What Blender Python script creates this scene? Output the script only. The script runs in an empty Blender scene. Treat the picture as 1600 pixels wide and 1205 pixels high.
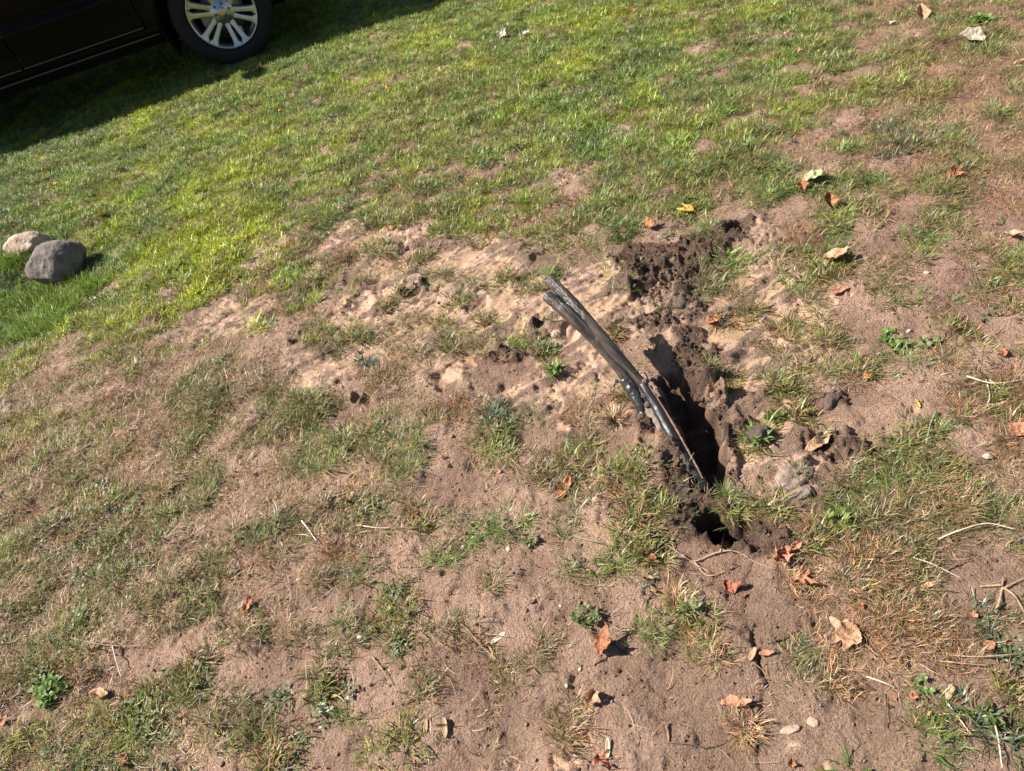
import bpy, bmesh, math, random
import numpy as np
from mathutils import Vector, Matrix

# ------------------------------------------------------------------ camera, sky, sun, exposure
C = bpy.context.scene.collection
SC = bpy.context.scene
F_PX, PITCH, ROLL, CAM_H = 1120.0, math.radians(42.4), math.radians(18.5), 1.62
FW = np.array([0, math.cos(PITCH), -math.sin(PITCH)])
DN = np.array([0, -math.sin(PITCH), -math.cos(PITCH)])
RT = np.array([1.0, 0, 0])
cr, sr = math.cos(ROLL), math.sin(ROLL)
cam_d = bpy.data.cameras.new('camera')
cam_d.sensor_width = 36; cam_d.lens = 36 * F_PX / 1600
cam_d.clip_start = 0.05; cam_d.clip_end = 500
cam = bpy.data.objects.new('camera', cam_d); C.objects.link(cam); SC.camera = cam
ix = cr * RT + sr * DN; iy = -(-sr * RT + cr * DN)
cam.matrix_world = Matrix(((ix[0], iy[0], -FW[0], 0), (ix[1], iy[1], -FW[1], 0),
                           (ix[2], iy[2], -FW[2], CAM_H), (0, 0, 0, 1)))

SUN_AZ, SUN_EL = math.radians(164.0), math.radians(45.0)   # direction towards the sun, measured from +X
w = bpy.data.worlds.new('World'); SC.world = w; w.use_nodes = True
nt = w.node_tree; bg = nt.nodes['Background']
sky = nt.nodes.new('ShaderNodeTexSky'); sky.sky_type = 'NISHITA'; sky.sun_disc = False
sky.sun_elevation = SUN_EL; sky.sun_rotation = math.pi / 2 - SUN_AZ
nt.links.new(sky.outputs[0], bg.inputs[0]); bg.inputs[1].default_value = 0.05
sd = bpy.data.lights.new('sun', 'SUN'); sd.energy = 5.0; sd.angle = math.radians(0.53); sd.color = (1, 0.94, 0.85)
sun = bpy.data.objects.new('sun', sd); C.objects.link(sun)
sv = Vector((math.cos(SUN_AZ) * math.cos(SUN_EL), math.sin(SUN_AZ) * math.cos(SUN_EL), math.sin(SUN_EL)))
sun.rotation_euler = sv.to_track_quat('Z', 'Y').to_euler(); sun.location = (0, 0, 20)
SC.view_settings.view_transform = 'Standard'; SC.view_settings.look = 'None'
SC.view_settings.gamma = 1; SC.view_settings.exposure = 1.13
SC.render.engine = 'CYCLES'

CAR_YAW = 3.0
# ------------------------------------------------------------------ map <-> world
def ray(px, py):
    dx = (px - 800) / F_PX; dy = (py - 602.5) / F_PX
    u = dx * cr - dy * sr; v = dx * sr + dy * cr
    return FW + u * RT + v * DN
def at(px, py, z=0.0):
    r = ray(px, py); t = (z - CAM_H) / r[2]
    return np.array([r[0] * t, r[1] * t, z])
def depth(px, py):
    return (-CAM_H) / ray(px, py)[2]
def mapc(x, y):                      # world xy on level ground -> survey-map coordinates
    t = y * FW[1] - CAM_H * FW[2]
    t = np.maximum(t, 0.7)
    u = x / t; v = (y * DN[1] - CAM_H * DN[2]) / t
    return 800 + F_PX * (u * cr + v * sr), 602.5 + F_PX * (-u * sr + v * cr)

# ------------------------------------------------------------------ noise
def _h(ix_, iy_, s):
    n = (ix_.astype(np.int64) * 374761393 + iy_.astype(np.int64) * 668265263 + s * 2147483647) & 0xffffffff
    n = ((n ^ (n >> 13)) * 1274126177) & 0xffffffff
    n = (n ^ (n >> 16)) & 0xffffffff
    n = (n * 2246822519) & 0xffffffff
    return ((n ^ (n >> 15)) & 0xffffff) / float(0xffffff)
def perlin(x, y, s=0):
    x0 = np.floor(x); y0 = np.floor(y); fx = x - x0; fy = y - y0
    u = fx * fx * fx * (fx * (fx * 6 - 15) + 10); v = fy * fy * fy * (fy * (fy * 6 - 15) + 10)
    def gr(i, j):
        a = _h(x0 + i, y0 + j, s) * 2 * np.pi
        return np.cos(a) * (fx - i) + np.sin(a) * (fy - j)
    a = gr(0, 0); b = gr(1, 0); c = gr(0, 1); d = gr(1, 1)
    return (a + (b - a) * u) * (1 - v) + (c + (d - c) * u) * v
def fbm(x, y, f, o=4, s=0, g=0.5):
    r = 0; a = 1.0
    for k in range(o):
        r = r + a * perlin(x * f, y * f, s + k * 17); f *= 2.03; a *= g
    return r
def worley(x, y, f, s=0):
    x = x * f; y = y * f; x0 = np.floor(x); y0 = np.floor(y)
    f1 = np.full(x.shape, 9.0); f2 = f1.copy()
    for i in (-1, 0, 1):
        for j in (-1, 0, 1):
            px = x0 + i + _h(x0 + i, y0 + j, s); py = y0 + j + _h(x0 + i, y0 + j, s + 5)
            d = np.hypot(px - x, py - y)
            f2 = np.where(d < f1, f1, np.minimum(f2, d)); f1 = np.minimum(f1, d)
    return f1, f2
def sm(a, b, x):
    t = np.clip((x - a) / (b - a), 0, 1); return t * t * (3 - 2 * t)

# ------------------------------------------------------------------ cover maps (one row per 100 map units)
def grid(t):
    return np.array([[int(c) for c in r.replace(' ', '')] for r in t.strip().split('\n')], float)
G_ = grid('''
88888877777665434
88888766677665443
88777666676654322
77777655555644432
66797523335334115
97542222211112011
43333322210021111
33444443231021431
44543443134514531
43543121111112311
33332342100102321
45443212100001112
43454322100000111''')
D_ = grid('''
11111122334556666
11233344333445666
23344455333455667
33434455444444556
33333222332213125
23443121100101113
66665453210011235
77665553210011135
66655543112113544
66554211111336532
55443332121225543
55554222111123333
55443222211112222''')
Y_ = grid('''
55555666666655444
56665666665555544
55666666665555444
45677665665544433
35699655555444333
37767544444444334
66554444444443344
55443333333333344
54433333333333333
44433333333333333
44433333333333333
44443333333333333
44443333333333333''')
def samp(Gd, px, py):
    x = np.clip(px / 100, 0, 15.999); y = np.clip(py / 100, 0, 11.999)
    i = x.astype(int); j = y.astype(int); fx = x - i; fy = y - j
    return (Gd[j, i] * (1 - fx) * (1 - fy) + Gd[j, i + 1] * fx * (1 - fy) + Gd[j + 1, i] * (1 - fx) * fy + Gd[j + 1, i + 1] * fx * fy) / 9
def blobs(px, py, L):
    r = np.zeros(px.shape)
    for (cx, cy, rx, ry, ang, s) in L:
        a = math.radians(ang); dx = px - cx; dy = py - cy
        u = (dx * math.cos(a) - dy * math.sin(a)) / rx; v = (dx * math.sin(a) + dy * math.cos(a)) / ry
        q = u * u + v * v
        r = np.maximum(r, s * np.exp(-q * q * 0.7))
    return r
# ang: counter-clockwise tilt of the long axis
MUD = [(440, 395, 75, 38, 25, 1), (370, 490, 60, 30, 35, 1), (560, 400, 90, 40, 20, 1), (650, 440, 110, 60, 15, 1), (760, 400, 90, 35, 12, .9),
       (620, 520, 130, 40, 20, .9), (790, 480, 110, 55, 10, 1), (930, 440, 60, 40, 0, .9), (890, 540, 80, 70, 0, 1), (940, 590, 50, 40, 0, 1),
       (1010, 470, 70, 60, 0, .8), (1175, 560, 80, 125, 0, 1.6), (1210, 480, 95, 50, 0, 1.1), (1190, 650, 70, 75, 0, 1.6), (1240, 740, 70, 45, 0, .7),
       (930, 765, 50, 30, 0, .85), (870, 650, 50, 30, 0, .6), (1300, 700, 60, 30, 0, .5), (530, 360, 45, 18, 20, .8), (610, 500, 120, 50, 25, 1.1), (480, 570, 60, 30, 30, .9), (700, 560, 70, 40, 10, .7), (830, 620, 60, 30, 10, .6), (520, 570, 60, 25, 30, .7)]
DARK = [(1010, 405, 58, 24, 5, 1), (1080, 395, 60, 20, 15, .9), (1145, 368, 30, 16, 20, 1), (1060, 440, 80, 30, 20, .75), (1065, 478, 34, 20, 0, .9),
        (1020, 505, 40, 20, 10, .7), (1082, 540, 34, 40, 0, .9), (1092, 590, 28, 46, 0, .9), (1118, 660, 20, 60, 0, 1), (1135, 720, 20, 45, 0, .8),
        (1030, 650, 40, 34, 0, .8), (1060, 730, 40, 60, 0, .75), (1090, 800, 50, 40, 0, .9), (1150, 830, 70, 30, 0, .9), (1190, 845, 40, 26, 0, .8),
        (1300, 700, 62, 20, 5, .7), (1180, 672, 30, 24, 0, .7), (790, 558, 45, 16, 5, .7), (1250, 738, 45, 22, 0, .45), (860, 515, 40, 12, 0, .55),
        (950, 650, 60, 30, 0, .4), (1300, 625, 50, 16, 0, .5), (640, 450, 30, 8, 20, .6), (620, 385, 20, 5, 25, .5)]
CL_MAP = None

def segdist(x, y, pts):
    """distance to a polyline given in map points; also returns position along it 0..1"""
    W = [at(*p)[:2] for p in pts]; best = np.full(x.shape, 1e9); pos = np.zeros(x.shape); n = len(W) - 1
    for k in range(n):
        a, b = W[k], W[k + 1]; d = b - a; L = d @ d
        t = np.clip(((x - a[0]) * d[0] + (y - a[1]) * d[1]) / L, 0, 1)
        q = np.hypot(x - a[0] - t * d[0], y - a[1] - t * d[1])
        pos = np.where(q < best, (k + t) / n, pos); best = np.minimum(best, q)
    return best, pos

def axis(segs):
    out = [segs[0][0]]
    for (a, b, s0, s1) in segs:
        x = a; n = 0
        while x < b - 1e-9:
            f = (x - a) / (b - a); st = s0 * (s1 / s0) ** f
            x = min(x + st, b); out.append(x)
    return np.array(out)
xs = axis([(-70, -6, 9, .06), (-6, -2.4, .03, .009), (-2.4, -1.6, .009, .0055), (-1.6, 1.3, .0055, .0055), (1.3, 3.4, .0055, .02), (3.4, 70, .05, 9)])
ys = axis([(-40, -.1, 7, .05), (-.1, .3, .03, .006), (.3, 2.6, .005, .005), (2.6, 4.2, .005, .009), (4.2, 9, .009, .05), (9, 90, .06, 10)])
X, Y = np.meshgrid(xs, ys); PX, PY = mapc(X, Y)

def clump(x, y): return fbm(x * .8 + y * .25, y * 1.15 - x * .2, 4.6, 4, 201, .62) * 1.25
wx = X + .03 * fbm(X, Y, 9, 3, 71); wy = Y + .03 * fbm(X, Y, 9, 3, 91)
WPX, WPY = mapc(wx, wy)
mud = blobs(WPX, WPY, MUD); dark = blobs(WPX, WPY, DARK)
near = 1 - sm(9, 16, np.hypot(X, Y))
n_l = fbm(X, Y, .9, 3, 1); n_m = fbm(X, Y, 4.5, 4, 2); n_s = fbm(X, Y, 22, 4, 3)
gd = samp(G_, WPX, WPY); dd = samp(D_, WPX, WPY)
mudm = sm(.34, .58, mud * .92 + .65 * n_m + .45 * n_s)
darkm = sm(.34, .6, dark + .35 * n_m + .35 * n_s)
H = .025 * n_l + .020 * n_m * (1 - .6 * mudm)
f1, f2 = worley(wx, wy, 9, 3)
# crumbly surface of the dry soil
w1, w2 = worley(X + .006 * n_s, Y + .006 * n_s, 46, 11)
v1, v2 = worley(X, Y, 95, 12)
crumb = (1 - np.clip(w1, 0, 1)) * _h(np.floor(X * 46), np.floor(Y * 46), 5)
H += near * (1 - mudm) * (.0075 * fbm(X, Y, 26, 5, 6, .68) + .0035 * np.abs(fbm(X, Y, 48, 3, 66, .7)) + .0022 * np.clip(.7 - w1, 0, 1) + .0016 * np.clip(.7 - v1, 0, 1))
# pocks and small heaps
p1, p2 = worley(wx, wy, 6.5, 44)
H += near * (.016 * np.clip(.42 - p1, 0, 1) - .006 * sm(.25, .1, np.abs(p1 - .5))) * (1 - .5 * mudm)
# mud: flat silty skins broken by streaky ridges running up-slope to the right
ca, sa = math.cos(math.radians(14)), math.sin(math.radians(14))
ru = X * ca + Y * sa; rv = -X * sa + Y * ca
rid = fbm(ru * .5, rv * 1.25, 8.5, 5, 33, .55) - .05
rid2 = 1 - np.abs(fbm(ru * .6 + .02 * n_s, rv * 1.2, 17, 3, 37)) * 2.3
lump = np.clip(rid - .06, 0, 1)
H += mudm * near * (.026 * lump * (1 + 1.6 * n_s) + .006 * np.clip(rid2, 0, 1) ** 4 * sm(-.3, .3, n_l + n_m) - .010 * sm(.05, .3, -rid))
mf1, mf2 = worley(ru + .05 * n_m, rv * 1.7 + .03 * n_s, 7.5, 81)
tear = (1 - sm(0, .06, mf2 - mf1)) * sm(-.1, .25, n_m + .3 * n_s) * mudm * near
H -= .010 * tear
mudbroken = mudm * sm(.02, .16, rid + .25 * n_s)
# dark dug-up soil: lumpy clods
d1, d2 = worley(wx, wy, 26, 21); e1, e2 = worley(wx, wy, 58, 22)
rg = 1 - np.abs(fbm(wx, wy, 19, 5, 24, .62)) * 2
H += darkm * near * ((.008 + .010 * sm(0, .4, n_m)) * np.clip(.75 - d1, 0, 1) + .004 * np.clip(.7 - e1, 0, 1) + .016 * np.clip(n_s, -1, 1) + .012 * rg + .008 * fbm(X, Y, 75, 3, 25, .7))
# desiccation cracks
c1, c2 = worley(X + .06 * n_m + .012 * n_s, Y + .06 * fbm(X, Y, 5, 3, 77) - .012 * n_s, 3.3, 55)
crk = (1 - sm(.0, .028, c2 - c1)) * sm(-.05, .2, fbm(X, Y, 1.7, 2, 58) + .1 * sm(600, 1000, PY)) * (1 - mudm * .7) * near
crk *= sm(.95, .45, gd + dd * .4)
k1, k2 = worley(X + .03 * n_m + .015 * n_s, Y + .02 * n_s, 11, 57)
crk2 = (1 - sm(0, .05, k2 - k1)) * sm(.0, .3, fbm(X, Y, 2.6, 3, 59)) * (1 - mudm) * near * sm(.7, .3, gd + dd * .3)
H -= .007 * crk * (1 + n_s) + .0035 * crk2
for pts, wd, dp in [([(1195, 1205), (1180, 1130), (1195, 1070), (1178, 1010), (1196, 965)], .0055, .012), ([(1075, 890), (1095, 930), (1078, 985), (1100, 1040)], .006, .008),
                    ([(945, 935), (948, 985)], .006, .006), ([(905, 1050), (912, 1090)], .006, .006), ([(700, 660), (745, 640), (790, 600)], .010, .010),
                    ([(30, 765), (60, 740), (85, 720)], .012, .018), ([(775, 215), (790, 190), (850, 165), (890, 148)], .025, .02), ([(500, 470), (560, 455), (620, 440)], .012, .02),
                    ([(620, 392), (660, 380), (705, 370)], .012, .02), ([(980, 470), (1010, 455), (1060, 430), (1110, 415)], .010, .022), ([(1000, 440), (1050, 418), (1100, 405)], .010, .018)]:
    q, _ = segdist(wx, wy, pts); H -= dp * np.exp(-(q / wd) ** 2) * (.6 + 1.2 * np.clip(n_s + .5, 0, 1))
# heel marks
for (a, b, r, dp) in [(640, 450, .05, .022), (800, 520, .06, .012), (870, 545, .07, .014), (700, 600, .05, .012), (560, 480, .06, .014), (740, 470, .05, .012), (1240, 500, .08, .012), (1190, 560, .07, .012), (1190, 640, .06, .010), (560, 625, .02, .03), (875, 425, .03, .02)]:
    P = at(a, b); q = np.hypot(wx - P[0], (wy - P[1]) * .75); H += dp * (-np.exp(-(q / r) ** 4) + .7 * np.exp(-((q - r * 1.25) / (r * .3)) ** 2))
# rim of spoil thrown up round the trench, then the trench and the two small pits
q, s_ = segdist(wx, wy, [(1046, 590), (1078, 640), (1104, 700), (1120, 755)])
side = sm(-.02, .05, (X - at(1040, 560)[0]) + (Y - at(1040, 560)[1]) * .25) * sm(.03, .15, s_)
H += .040 * np.exp(-((q - .11) / .035) ** 2) * (.3 + darkm) * (1 + 1.2 * n_s) * side
q2, s2 = segdist(wx, wy, [(1000, 680), (1020, 715)])
H += .028 * np.exp(-(q2 / .075) ** 4) * (1 + n_s)
tw = .032 + .014 * np.sin(np.clip(s_, 0, 1) * 3.1) + .016 * n_s + .01 * n_m
trench = sm(tw + .018, tw - .012, q)
H -= trench * (.07 + .10 * s_) * (1 + .25 * n_s + .12 * fbm(X, Y, 60, 3, 61))
q, _ = segdist(wx, wy, [(1118, 812), (1140, 826), (1160, 824)])
pit = sm(.048, .022, q + .016 * n_s); H -= .14 * pit
P = at(1153, 362); q3 = np.hypot(wx - P[0], wy - P[1]); H -= .07 * sm(.045, .02, q3 + .012 * n_s); H += .022 * np.exp(-((q3 - .09) / .05) ** 2)
P = at(1245, 742); q4 = np.hypot((wx - P[0]) * .8, wy - P[1]); H += .010 * np.exp(-(q4 / .075) ** 4) * (1 + .8 * n_s)
P = at(1250, 768); q5 = np.hypot((wx - P[0]) * .6, wy - P[1]); H += .004 * np.exp(-(q5 / .045) ** 4)
# hollow by the boulders
P = at(20, 470); q6 = np.hypot(X - P[0], Y - P[1]); H -= .08 * np.exp(-(q6 / .5) ** 2)
P = at(860, 930); lv = 1 - .0 * q6

# colour of the soil, with shade painted into the trench and pit
def mixc(a, b, t): return a + (b - a) * t[..., None]
col = np.zeros(X.shape + (3,)); col[:] = (.355, .240, .175)
col = mixc(col, np.array([.46, .315, .235]), sm(-.25, .35, n_m + .3 * n_s))
col = mixc(col, np.array([.29, .19, .140]), sm(0, .5, -n_m - .5 * n_s) * .8)
red = sm(1150, 1500, PX) * sm(700, 100, PY)
col = mixc(col, np.array([.34, .195, .150]), red * .6)
brown = sm(900, 1150, PX) * sm(860, 1000, PY)
col = mixc(col, np.array([.31, .21, .150]), brown * .5)
litter = sm(.25, .62, .75 * gd + .35 * dd + .55 * clump(X, Y) - .12 * sm(480, 650, PY))
col = mixc(col, np.array([.185, .145, .08]), litter * .8)
col = mixc(col, np.array([.335, .235, .175]), mudm * (1 - .5 * mudbroken))
col = mixc(col, np.array([.24, .165, .125]), mudm * mudbroken * .55)
wet = mudm * sm(.04, .22, -rid - .1 * n_s + .05)
col = mixc(col, np.array([.29, .19, .115]), wet * .6)
col = mixc(col, np.array([.105, .068, .050]), darkm * (.80 + .2 * np.clip(n_s * 2, -1, 1)))
col = mixc(col, np.array([.085, .058, .044]), np.clip(trench * .8 + pit, 0, 1) * .85)  # trench and pit: dark earth, with the shade of their depth painted in
col *= (1 + .22 * fbm(X, Y, 60, 3, 8) + .10 * fbm(X, Y, 160, 2, 9))[..., None]
col *= np.array([1.09, 1.03, .99]) * (1 + .12 * sm(-.3, .4, fbm(X, Y, 2.2, 4, 612, .6)) - .10 * sm(0, .4, fbm(X, Y, 7, 4, 613, .65)))[..., None]
col = np.clip(col, .01, .9)

def hz(x, y):
    x = np.asarray(x, float); y = np.asarray(y, float)
    i = np.clip(np.searchsorted(xs, x) - 1, 0, len(xs) - 2); j = np.clip(np.searchsorted(ys, y) - 1, 0, len(ys) - 2)
    fx = np.clip((x - xs[i]) / (xs[i + 1] - xs[i]), 0, 1); fy = np.clip((y - ys[j]) / (ys[j + 1] - ys[j]), 0, 1)
    return (H[j, i] * (1 - fx) * (1 - fy) + H[j, i + 1] * fx * (1 - fy) + H[j + 1, i] * (1 - fx) * fy + H[j + 1, i + 1] * fx * fy)
def look(A, x, y):
    i = np.clip(np.searchsorted(xs, x), 0, len(xs) - 1); j = np.clip(np.searchsorted(ys, y), 0, len(ys) - 1)
    return A[j, i]
def on_ground(px, py, up=0.0):
    z = 0.0
    for _ in range(6):
        P = at(px, py, z + up); z = float(hz(P[0], P[1]))
    return Vector((P[0], P[1], z))

# ------------------------------------------------------------------ materials
def mat(name, col=(.5, .5, .5), rough=.8, metal=0.0, var=0.0, scale=20.0, bump=0.0, bscale=60.0, coat=0.0, col2=None, spec=.5, stretch=None):
    m = bpy.data.materials.new(name); m.use_nodes = True; t = m.node_tree; b = t.nodes['Principled BSDF']
    b.inputs['Roughness'].default_value = rough; b.inputs['Metallic'].default_value = metal
    b.inputs['Specular IOR Level'].default_value = spec
    b.inputs['Coat Weight'].default_value = coat; b.inputs['Coat Roughness'].default_value = .08
    b.inputs['Base Color'].default_value = (*col, 1)
    tc = t.nodes.new('ShaderNodeTexCoord'); mp = t.nodes.new('ShaderNodeMapping'); t.links.new(tc.outputs['Object'], mp.inputs[0])
    if stretch: mp.inputs['Scale'].default_value = stretch
    if var or col2:
        n = t.nodes.new('ShaderNodeTexNoise'); n.inputs['Scale'].default_value = scale; n.inputs['Detail'].default_value = 6
        t.links.new(mp.outputs[0], n.inputs['Vector'])
        r = t.nodes.new('ShaderNodeValToRGB'); c2 = col2 or tuple(c * (1 - var) for c in col)
        r.color_ramp.elements[0].position = .35; r.color_ramp.elements[1].position = .65
        r.color_ramp.elements[0].color = (*c2, 1); r.color_ramp.elements[1].color = (*col, 1)
        t.links.new(n.outputs[0], r.inputs[0]); t.links.new(r.outputs[0], b.inputs['Base Color'])
    if bump:
        n = t.nodes.new('ShaderNodeTexNoise'); n.inputs['Scale'].default_value = bscale; n.inputs['Detail'].default_value = 5
        t.links.new(mp.outputs[0], n.inputs['Vector'])
        q = t.nodes.new('ShaderNodeBump'); q.inputs['Strength'].default_value = bump; q.inputs['Distance'].default_value = .01
        t.links.new(n.outputs[0], q.inputs['Height']); t.links.new(q.outputs[0], b.inputs['Normal'])
    return m
def soil_material():
    m = bpy.data.materials.new('soil'); m.use_nodes = True; t = m.node_tree; b = t.nodes['Principled BSDF']
    a = t.nodes.new('ShaderNodeAttribute'); a.attribute_name = 'soilcol'
    wt = t.nodes.new('ShaderNodeAttribute'); wt.attribute_name = 'wet'
    tc = t.nodes.new('ShaderNodeTexCoord')
    n = t.nodes.new('ShaderNodeTexNoise'); n.inputs['Scale'].default_value = 260; n.inputs['Detail'].default_value = 5; n.inputs['Roughness'].default_value = .65
    t.links.new(tc.outputs['Object'], n.inputs['Vector'])
    mr = t.nodes.new('ShaderNodeMapRange'); mr.inputs['From Min'].default_value = .3; mr.inputs['From Max'].default_value = .7
    mr.inputs['To Min'].default_value = .6; mr.inputs['To Max'].default_value = 1.42; t.links.new(n.outputs[0], mr.inputs[0])
    mx = t.nodes.new('ShaderNodeVectorMath'); mx.operation = 'SCALE'
    t.links.new(a.outputs['Color'], mx.inputs[0]); t.links.new(mr.outputs[0], mx.inputs['Scale'])
    # pale grit specks
    v = t.nodes.new('ShaderNodeTexVoronoi'); v.inputs['Scale'].default_value = 85; t.links.new(tc.outputs['Object'], v.inputs['Vector'])
    r = t.nodes.new('ShaderNodeMapRange'); r.inputs['From Min'].default_value = .17; r.inputs['From Max'].default_value = .10
    t.links.new(v.outputs['Distance'], r.inputs[0])
    sp = t.nodes.new('ShaderNodeSeparateColor'); t.links.new(v.outputs['Color'], sp.inputs[0])
    gt = t.nodes.new('ShaderNodeMath'); gt.operation = 'GREATER_THAN'; gt.inputs[1].default_value = .93; t.links.new(sp.outputs[0], gt.inputs[0])
    mu = t.nodes.new('ShaderNodeMath'); mu.operation = 'MULTIPLY'; t.links.new(r.outputs[0], mu.inputs[0]); t.links.new(gt.outputs[0], mu.inputs[1])
    mc = t.nodes.new('ShaderNodeMix'); mc.data_type = 'RGBA'; t.links.new(mu.outputs[0], mc.inputs[0]); t.links.new(mx.outputs[0], mc.inputs[6]); mc.inputs[7].default_value = (.45, .40, .34, 1)
    t.links.new(mc.outputs[2], b.inputs['Base Color'])
    rr = t.nodes.new('ShaderNodeMapRange'); rr.inputs['To Min'].default_value = .92; rr.inputs['To Max'].default_value = .42
    t.links.new(wt.outputs['Fac'], rr.inputs[0]); t.links.new(rr.outputs[0], b.inputs['Roughness'])
    b.inputs['Specular IOR Level'].default_value = .3
    n2 = t.nodes.new('ShaderNodeTexNoise'); n2.inputs['Scale'].default_value = 150; n2.inputs['Detail'].default_value = 8; n2.inputs['Roughness'].default_value = .72
    t.links.new(tc.outputs['Object'], n2.inputs['Vector'])
    bp = t.nodes.new('ShaderNodeBump'); bp.inputs['Distance'].default_value = .030
    bs = t.nodes.new('ShaderNodeMapRange'); bs.inputs['To Min'].default_value = 1.0; bs.inputs['To Max'].default_value = .22
    t.links.new(wt.outputs['Fac'], bs.inputs[0]); t.links.new(bs.outputs[0], bp.inputs['Strength'])
    v2 = t.nodes.new('ShaderNodeTexVoronoi'); v2.inputs['Scale'].default_value = 150; v2.inputs['Randomness'].default_value = 1; t.links.new(tc.outputs['Object'], v2.inputs['Vector'])
    ad = t.nodes.new('ShaderNodeMath'); ad.operation = 'MULTIPLY_ADD'; ad.inputs[1].default_value = -.22; t.links.new(v2.outputs['Distance'], ad.inputs[0]); t.links.new(n2.outputs[0], ad.inputs[2])
    t.links.new(ad.outputs[0], bp.inputs['Height']); t.links.new(bp.outputs[0], b.inputs['Normal'])
    return m
def blade_material(name, transl=.35):
    m = bpy.data.materials.new(name); m.use_nodes = True; t = m.node_tree; t.nodes.remove(t.nodes['Principled BSDF'])
    out = t.nodes['Material Output']
    a = t.nodes.new('ShaderNodeAttribute'); a.attribute_type = 'INSTANCER'; a.attribute_name = 'tint'
    v = t.nodes.new('ShaderNodeAttribute'); v.attribute_name = 'shade'
    mx = t.nodes.new('ShaderNodeMix'); mx.data_type = 'RGBA'; mx.blend_type = 'MULTIPLY'; mx.inputs[0].default_value = 1
    t.links.new(a.outputs['Color'], mx.inputs[6]); t.links.new(v.outputs['Color'], mx.inputs[7])
    d = t.nodes.new('ShaderNodeBsdfDiffuse'); tr = t.nodes.new('ShaderNodeBsdfTranslucent'); g = t.nodes.new('ShaderNodeBsdfGlossy')
    g.inputs['Roughness'].default_value = .42; g.inputs['Color'].default_value = (1, 1, 1, 1)
    t.links.new(mx.outputs[2], d.inputs[0]); t.links.new(mx.outputs[2], tr.inputs[0])
    m1 = t.nodes.new('ShaderNodeMixShader'); m1.inputs[0].default_value = transl; t.links.new(d.outputs[0], m1.inputs[1]); t.links.new(tr.outputs[0], m1.inputs[2])
    m2 = t.nodes.new('ShaderNodeMixShader'); m2.inputs[0].default_value = .03; t.links.new(m1.outputs[0], m2.inputs[1]); t.links.new(g.outputs[0], m2.inputs[2])
    t.links.new(m2.outputs[0], out.inputs[0]); return m

# ------------------------------------------------------------------ helpers
def tag(o, label=None, cat=None, group=None, kind=None):
    if label: o['label'] = label
    if cat: o['category'] = cat
    if group: o['group'] = group
    if kind: o['kind'] = kind
    return o
def link_mesh(name, V, Fc, m=None, parent=None, smooth=True):
    me = bpy.data.meshes.new(name); me.from_pydata([tuple(v) for v in V], [], [tuple(f) for f in Fc]); me.validate(); me.update()
    if smooth: me.polygons.foreach_set('use_smooth', [True] * len(me.polygons))
    if m: me.materials.append(m)
    o = bpy.data.objects.new(name, me); C.objects.link(o)
    if parent: o.parent = parent
    return o
def link_bm(name, bm, m=None, parent=None, smooth=False, sharp=None):
    me = bpy.data.meshes.new(name); bm.normal_update(); bm.to_mesh(me); bm.free()
    if smooth: me.polygons.foreach_set('use_smooth', [True] * len(me.polygons))
    if sharp is not None: me.set_sharp_from_angle(angle=math.radians(sharp))
    if m: me.materials.append(m)
    o = bpy.data.objects.new(name, me); C.objects.link(o)
    if parent: o.parent = parent
    return o
def empty(name, loc, rz=0, parent=None):
    o = bpy.data.objects.new(name, None); C.objects.link(o); o.location = loc; o.rotation_euler = (0, 0, rz); o.empty_display_size = .05
    return o
def tube(pts, rad, seg=10, cap=True, flat=1.0, seed=None, wob=0.0):
    """swept tube -> V, F"""
    pts = [Vector(p) for p in pts]; V = []; Fc = []; n = len(pts)
    up = Vector((0, 0, 1)); rnd = random.Random(seed)
    ref = None
    for i, p in enumerate(pts):
        d = (pts[min(i + 1, n - 1)] - pts[max(i - 1, 0)]).normalized()
        if ref is None:
            ref = d.cross(up)
            if ref.length < .01: ref = d.cross(Vector((1, 0, 0)))
        a = (ref - d * ref.dot(d)).normalized(); ref = a; b = d.cross(a)
        r = rad[i] if hasattr(rad, '__len__') else rad
        for k in range(seg):
            t = 2 * math.pi * k / seg; q = r * (1 + wob * (rnd.random() - .5))
            V.append(p + a * math.cos(t) * q + b * math.sin(t) * q * flat)
    for i in range(n - 1):
        for k in range(seg):
            Fc.append((i * seg + k, i * seg + (k + 1) % seg, (i + 1) * seg + (k + 1) % seg, (i + 1) * seg + k))
    if cap:
        Fc.append(tuple(range(seg))[::-1]); Fc.append(tuple((n - 1) * seg + k for k in range(seg)))
    return V, Fc
def spline(P, n):
    P = [Vector(p) for p in P]; out = []
    Q = [P[0] * 2 - P[1]] + P + [P[-1] * 2 - P[-2]]
    for i in range(len(P) - 1):
        a, b, c, d = Q[i:i + 4]
        for k in range(n):
            t = k / n
            out.append(.5 * ((2 * b) + (c - a) * t + (2 * a - 5 * b + 4 * c - d) * t * t + (3 * b - a - 3 * c + d) * t ** 3))
    out.append(P[-1]); return out

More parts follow.
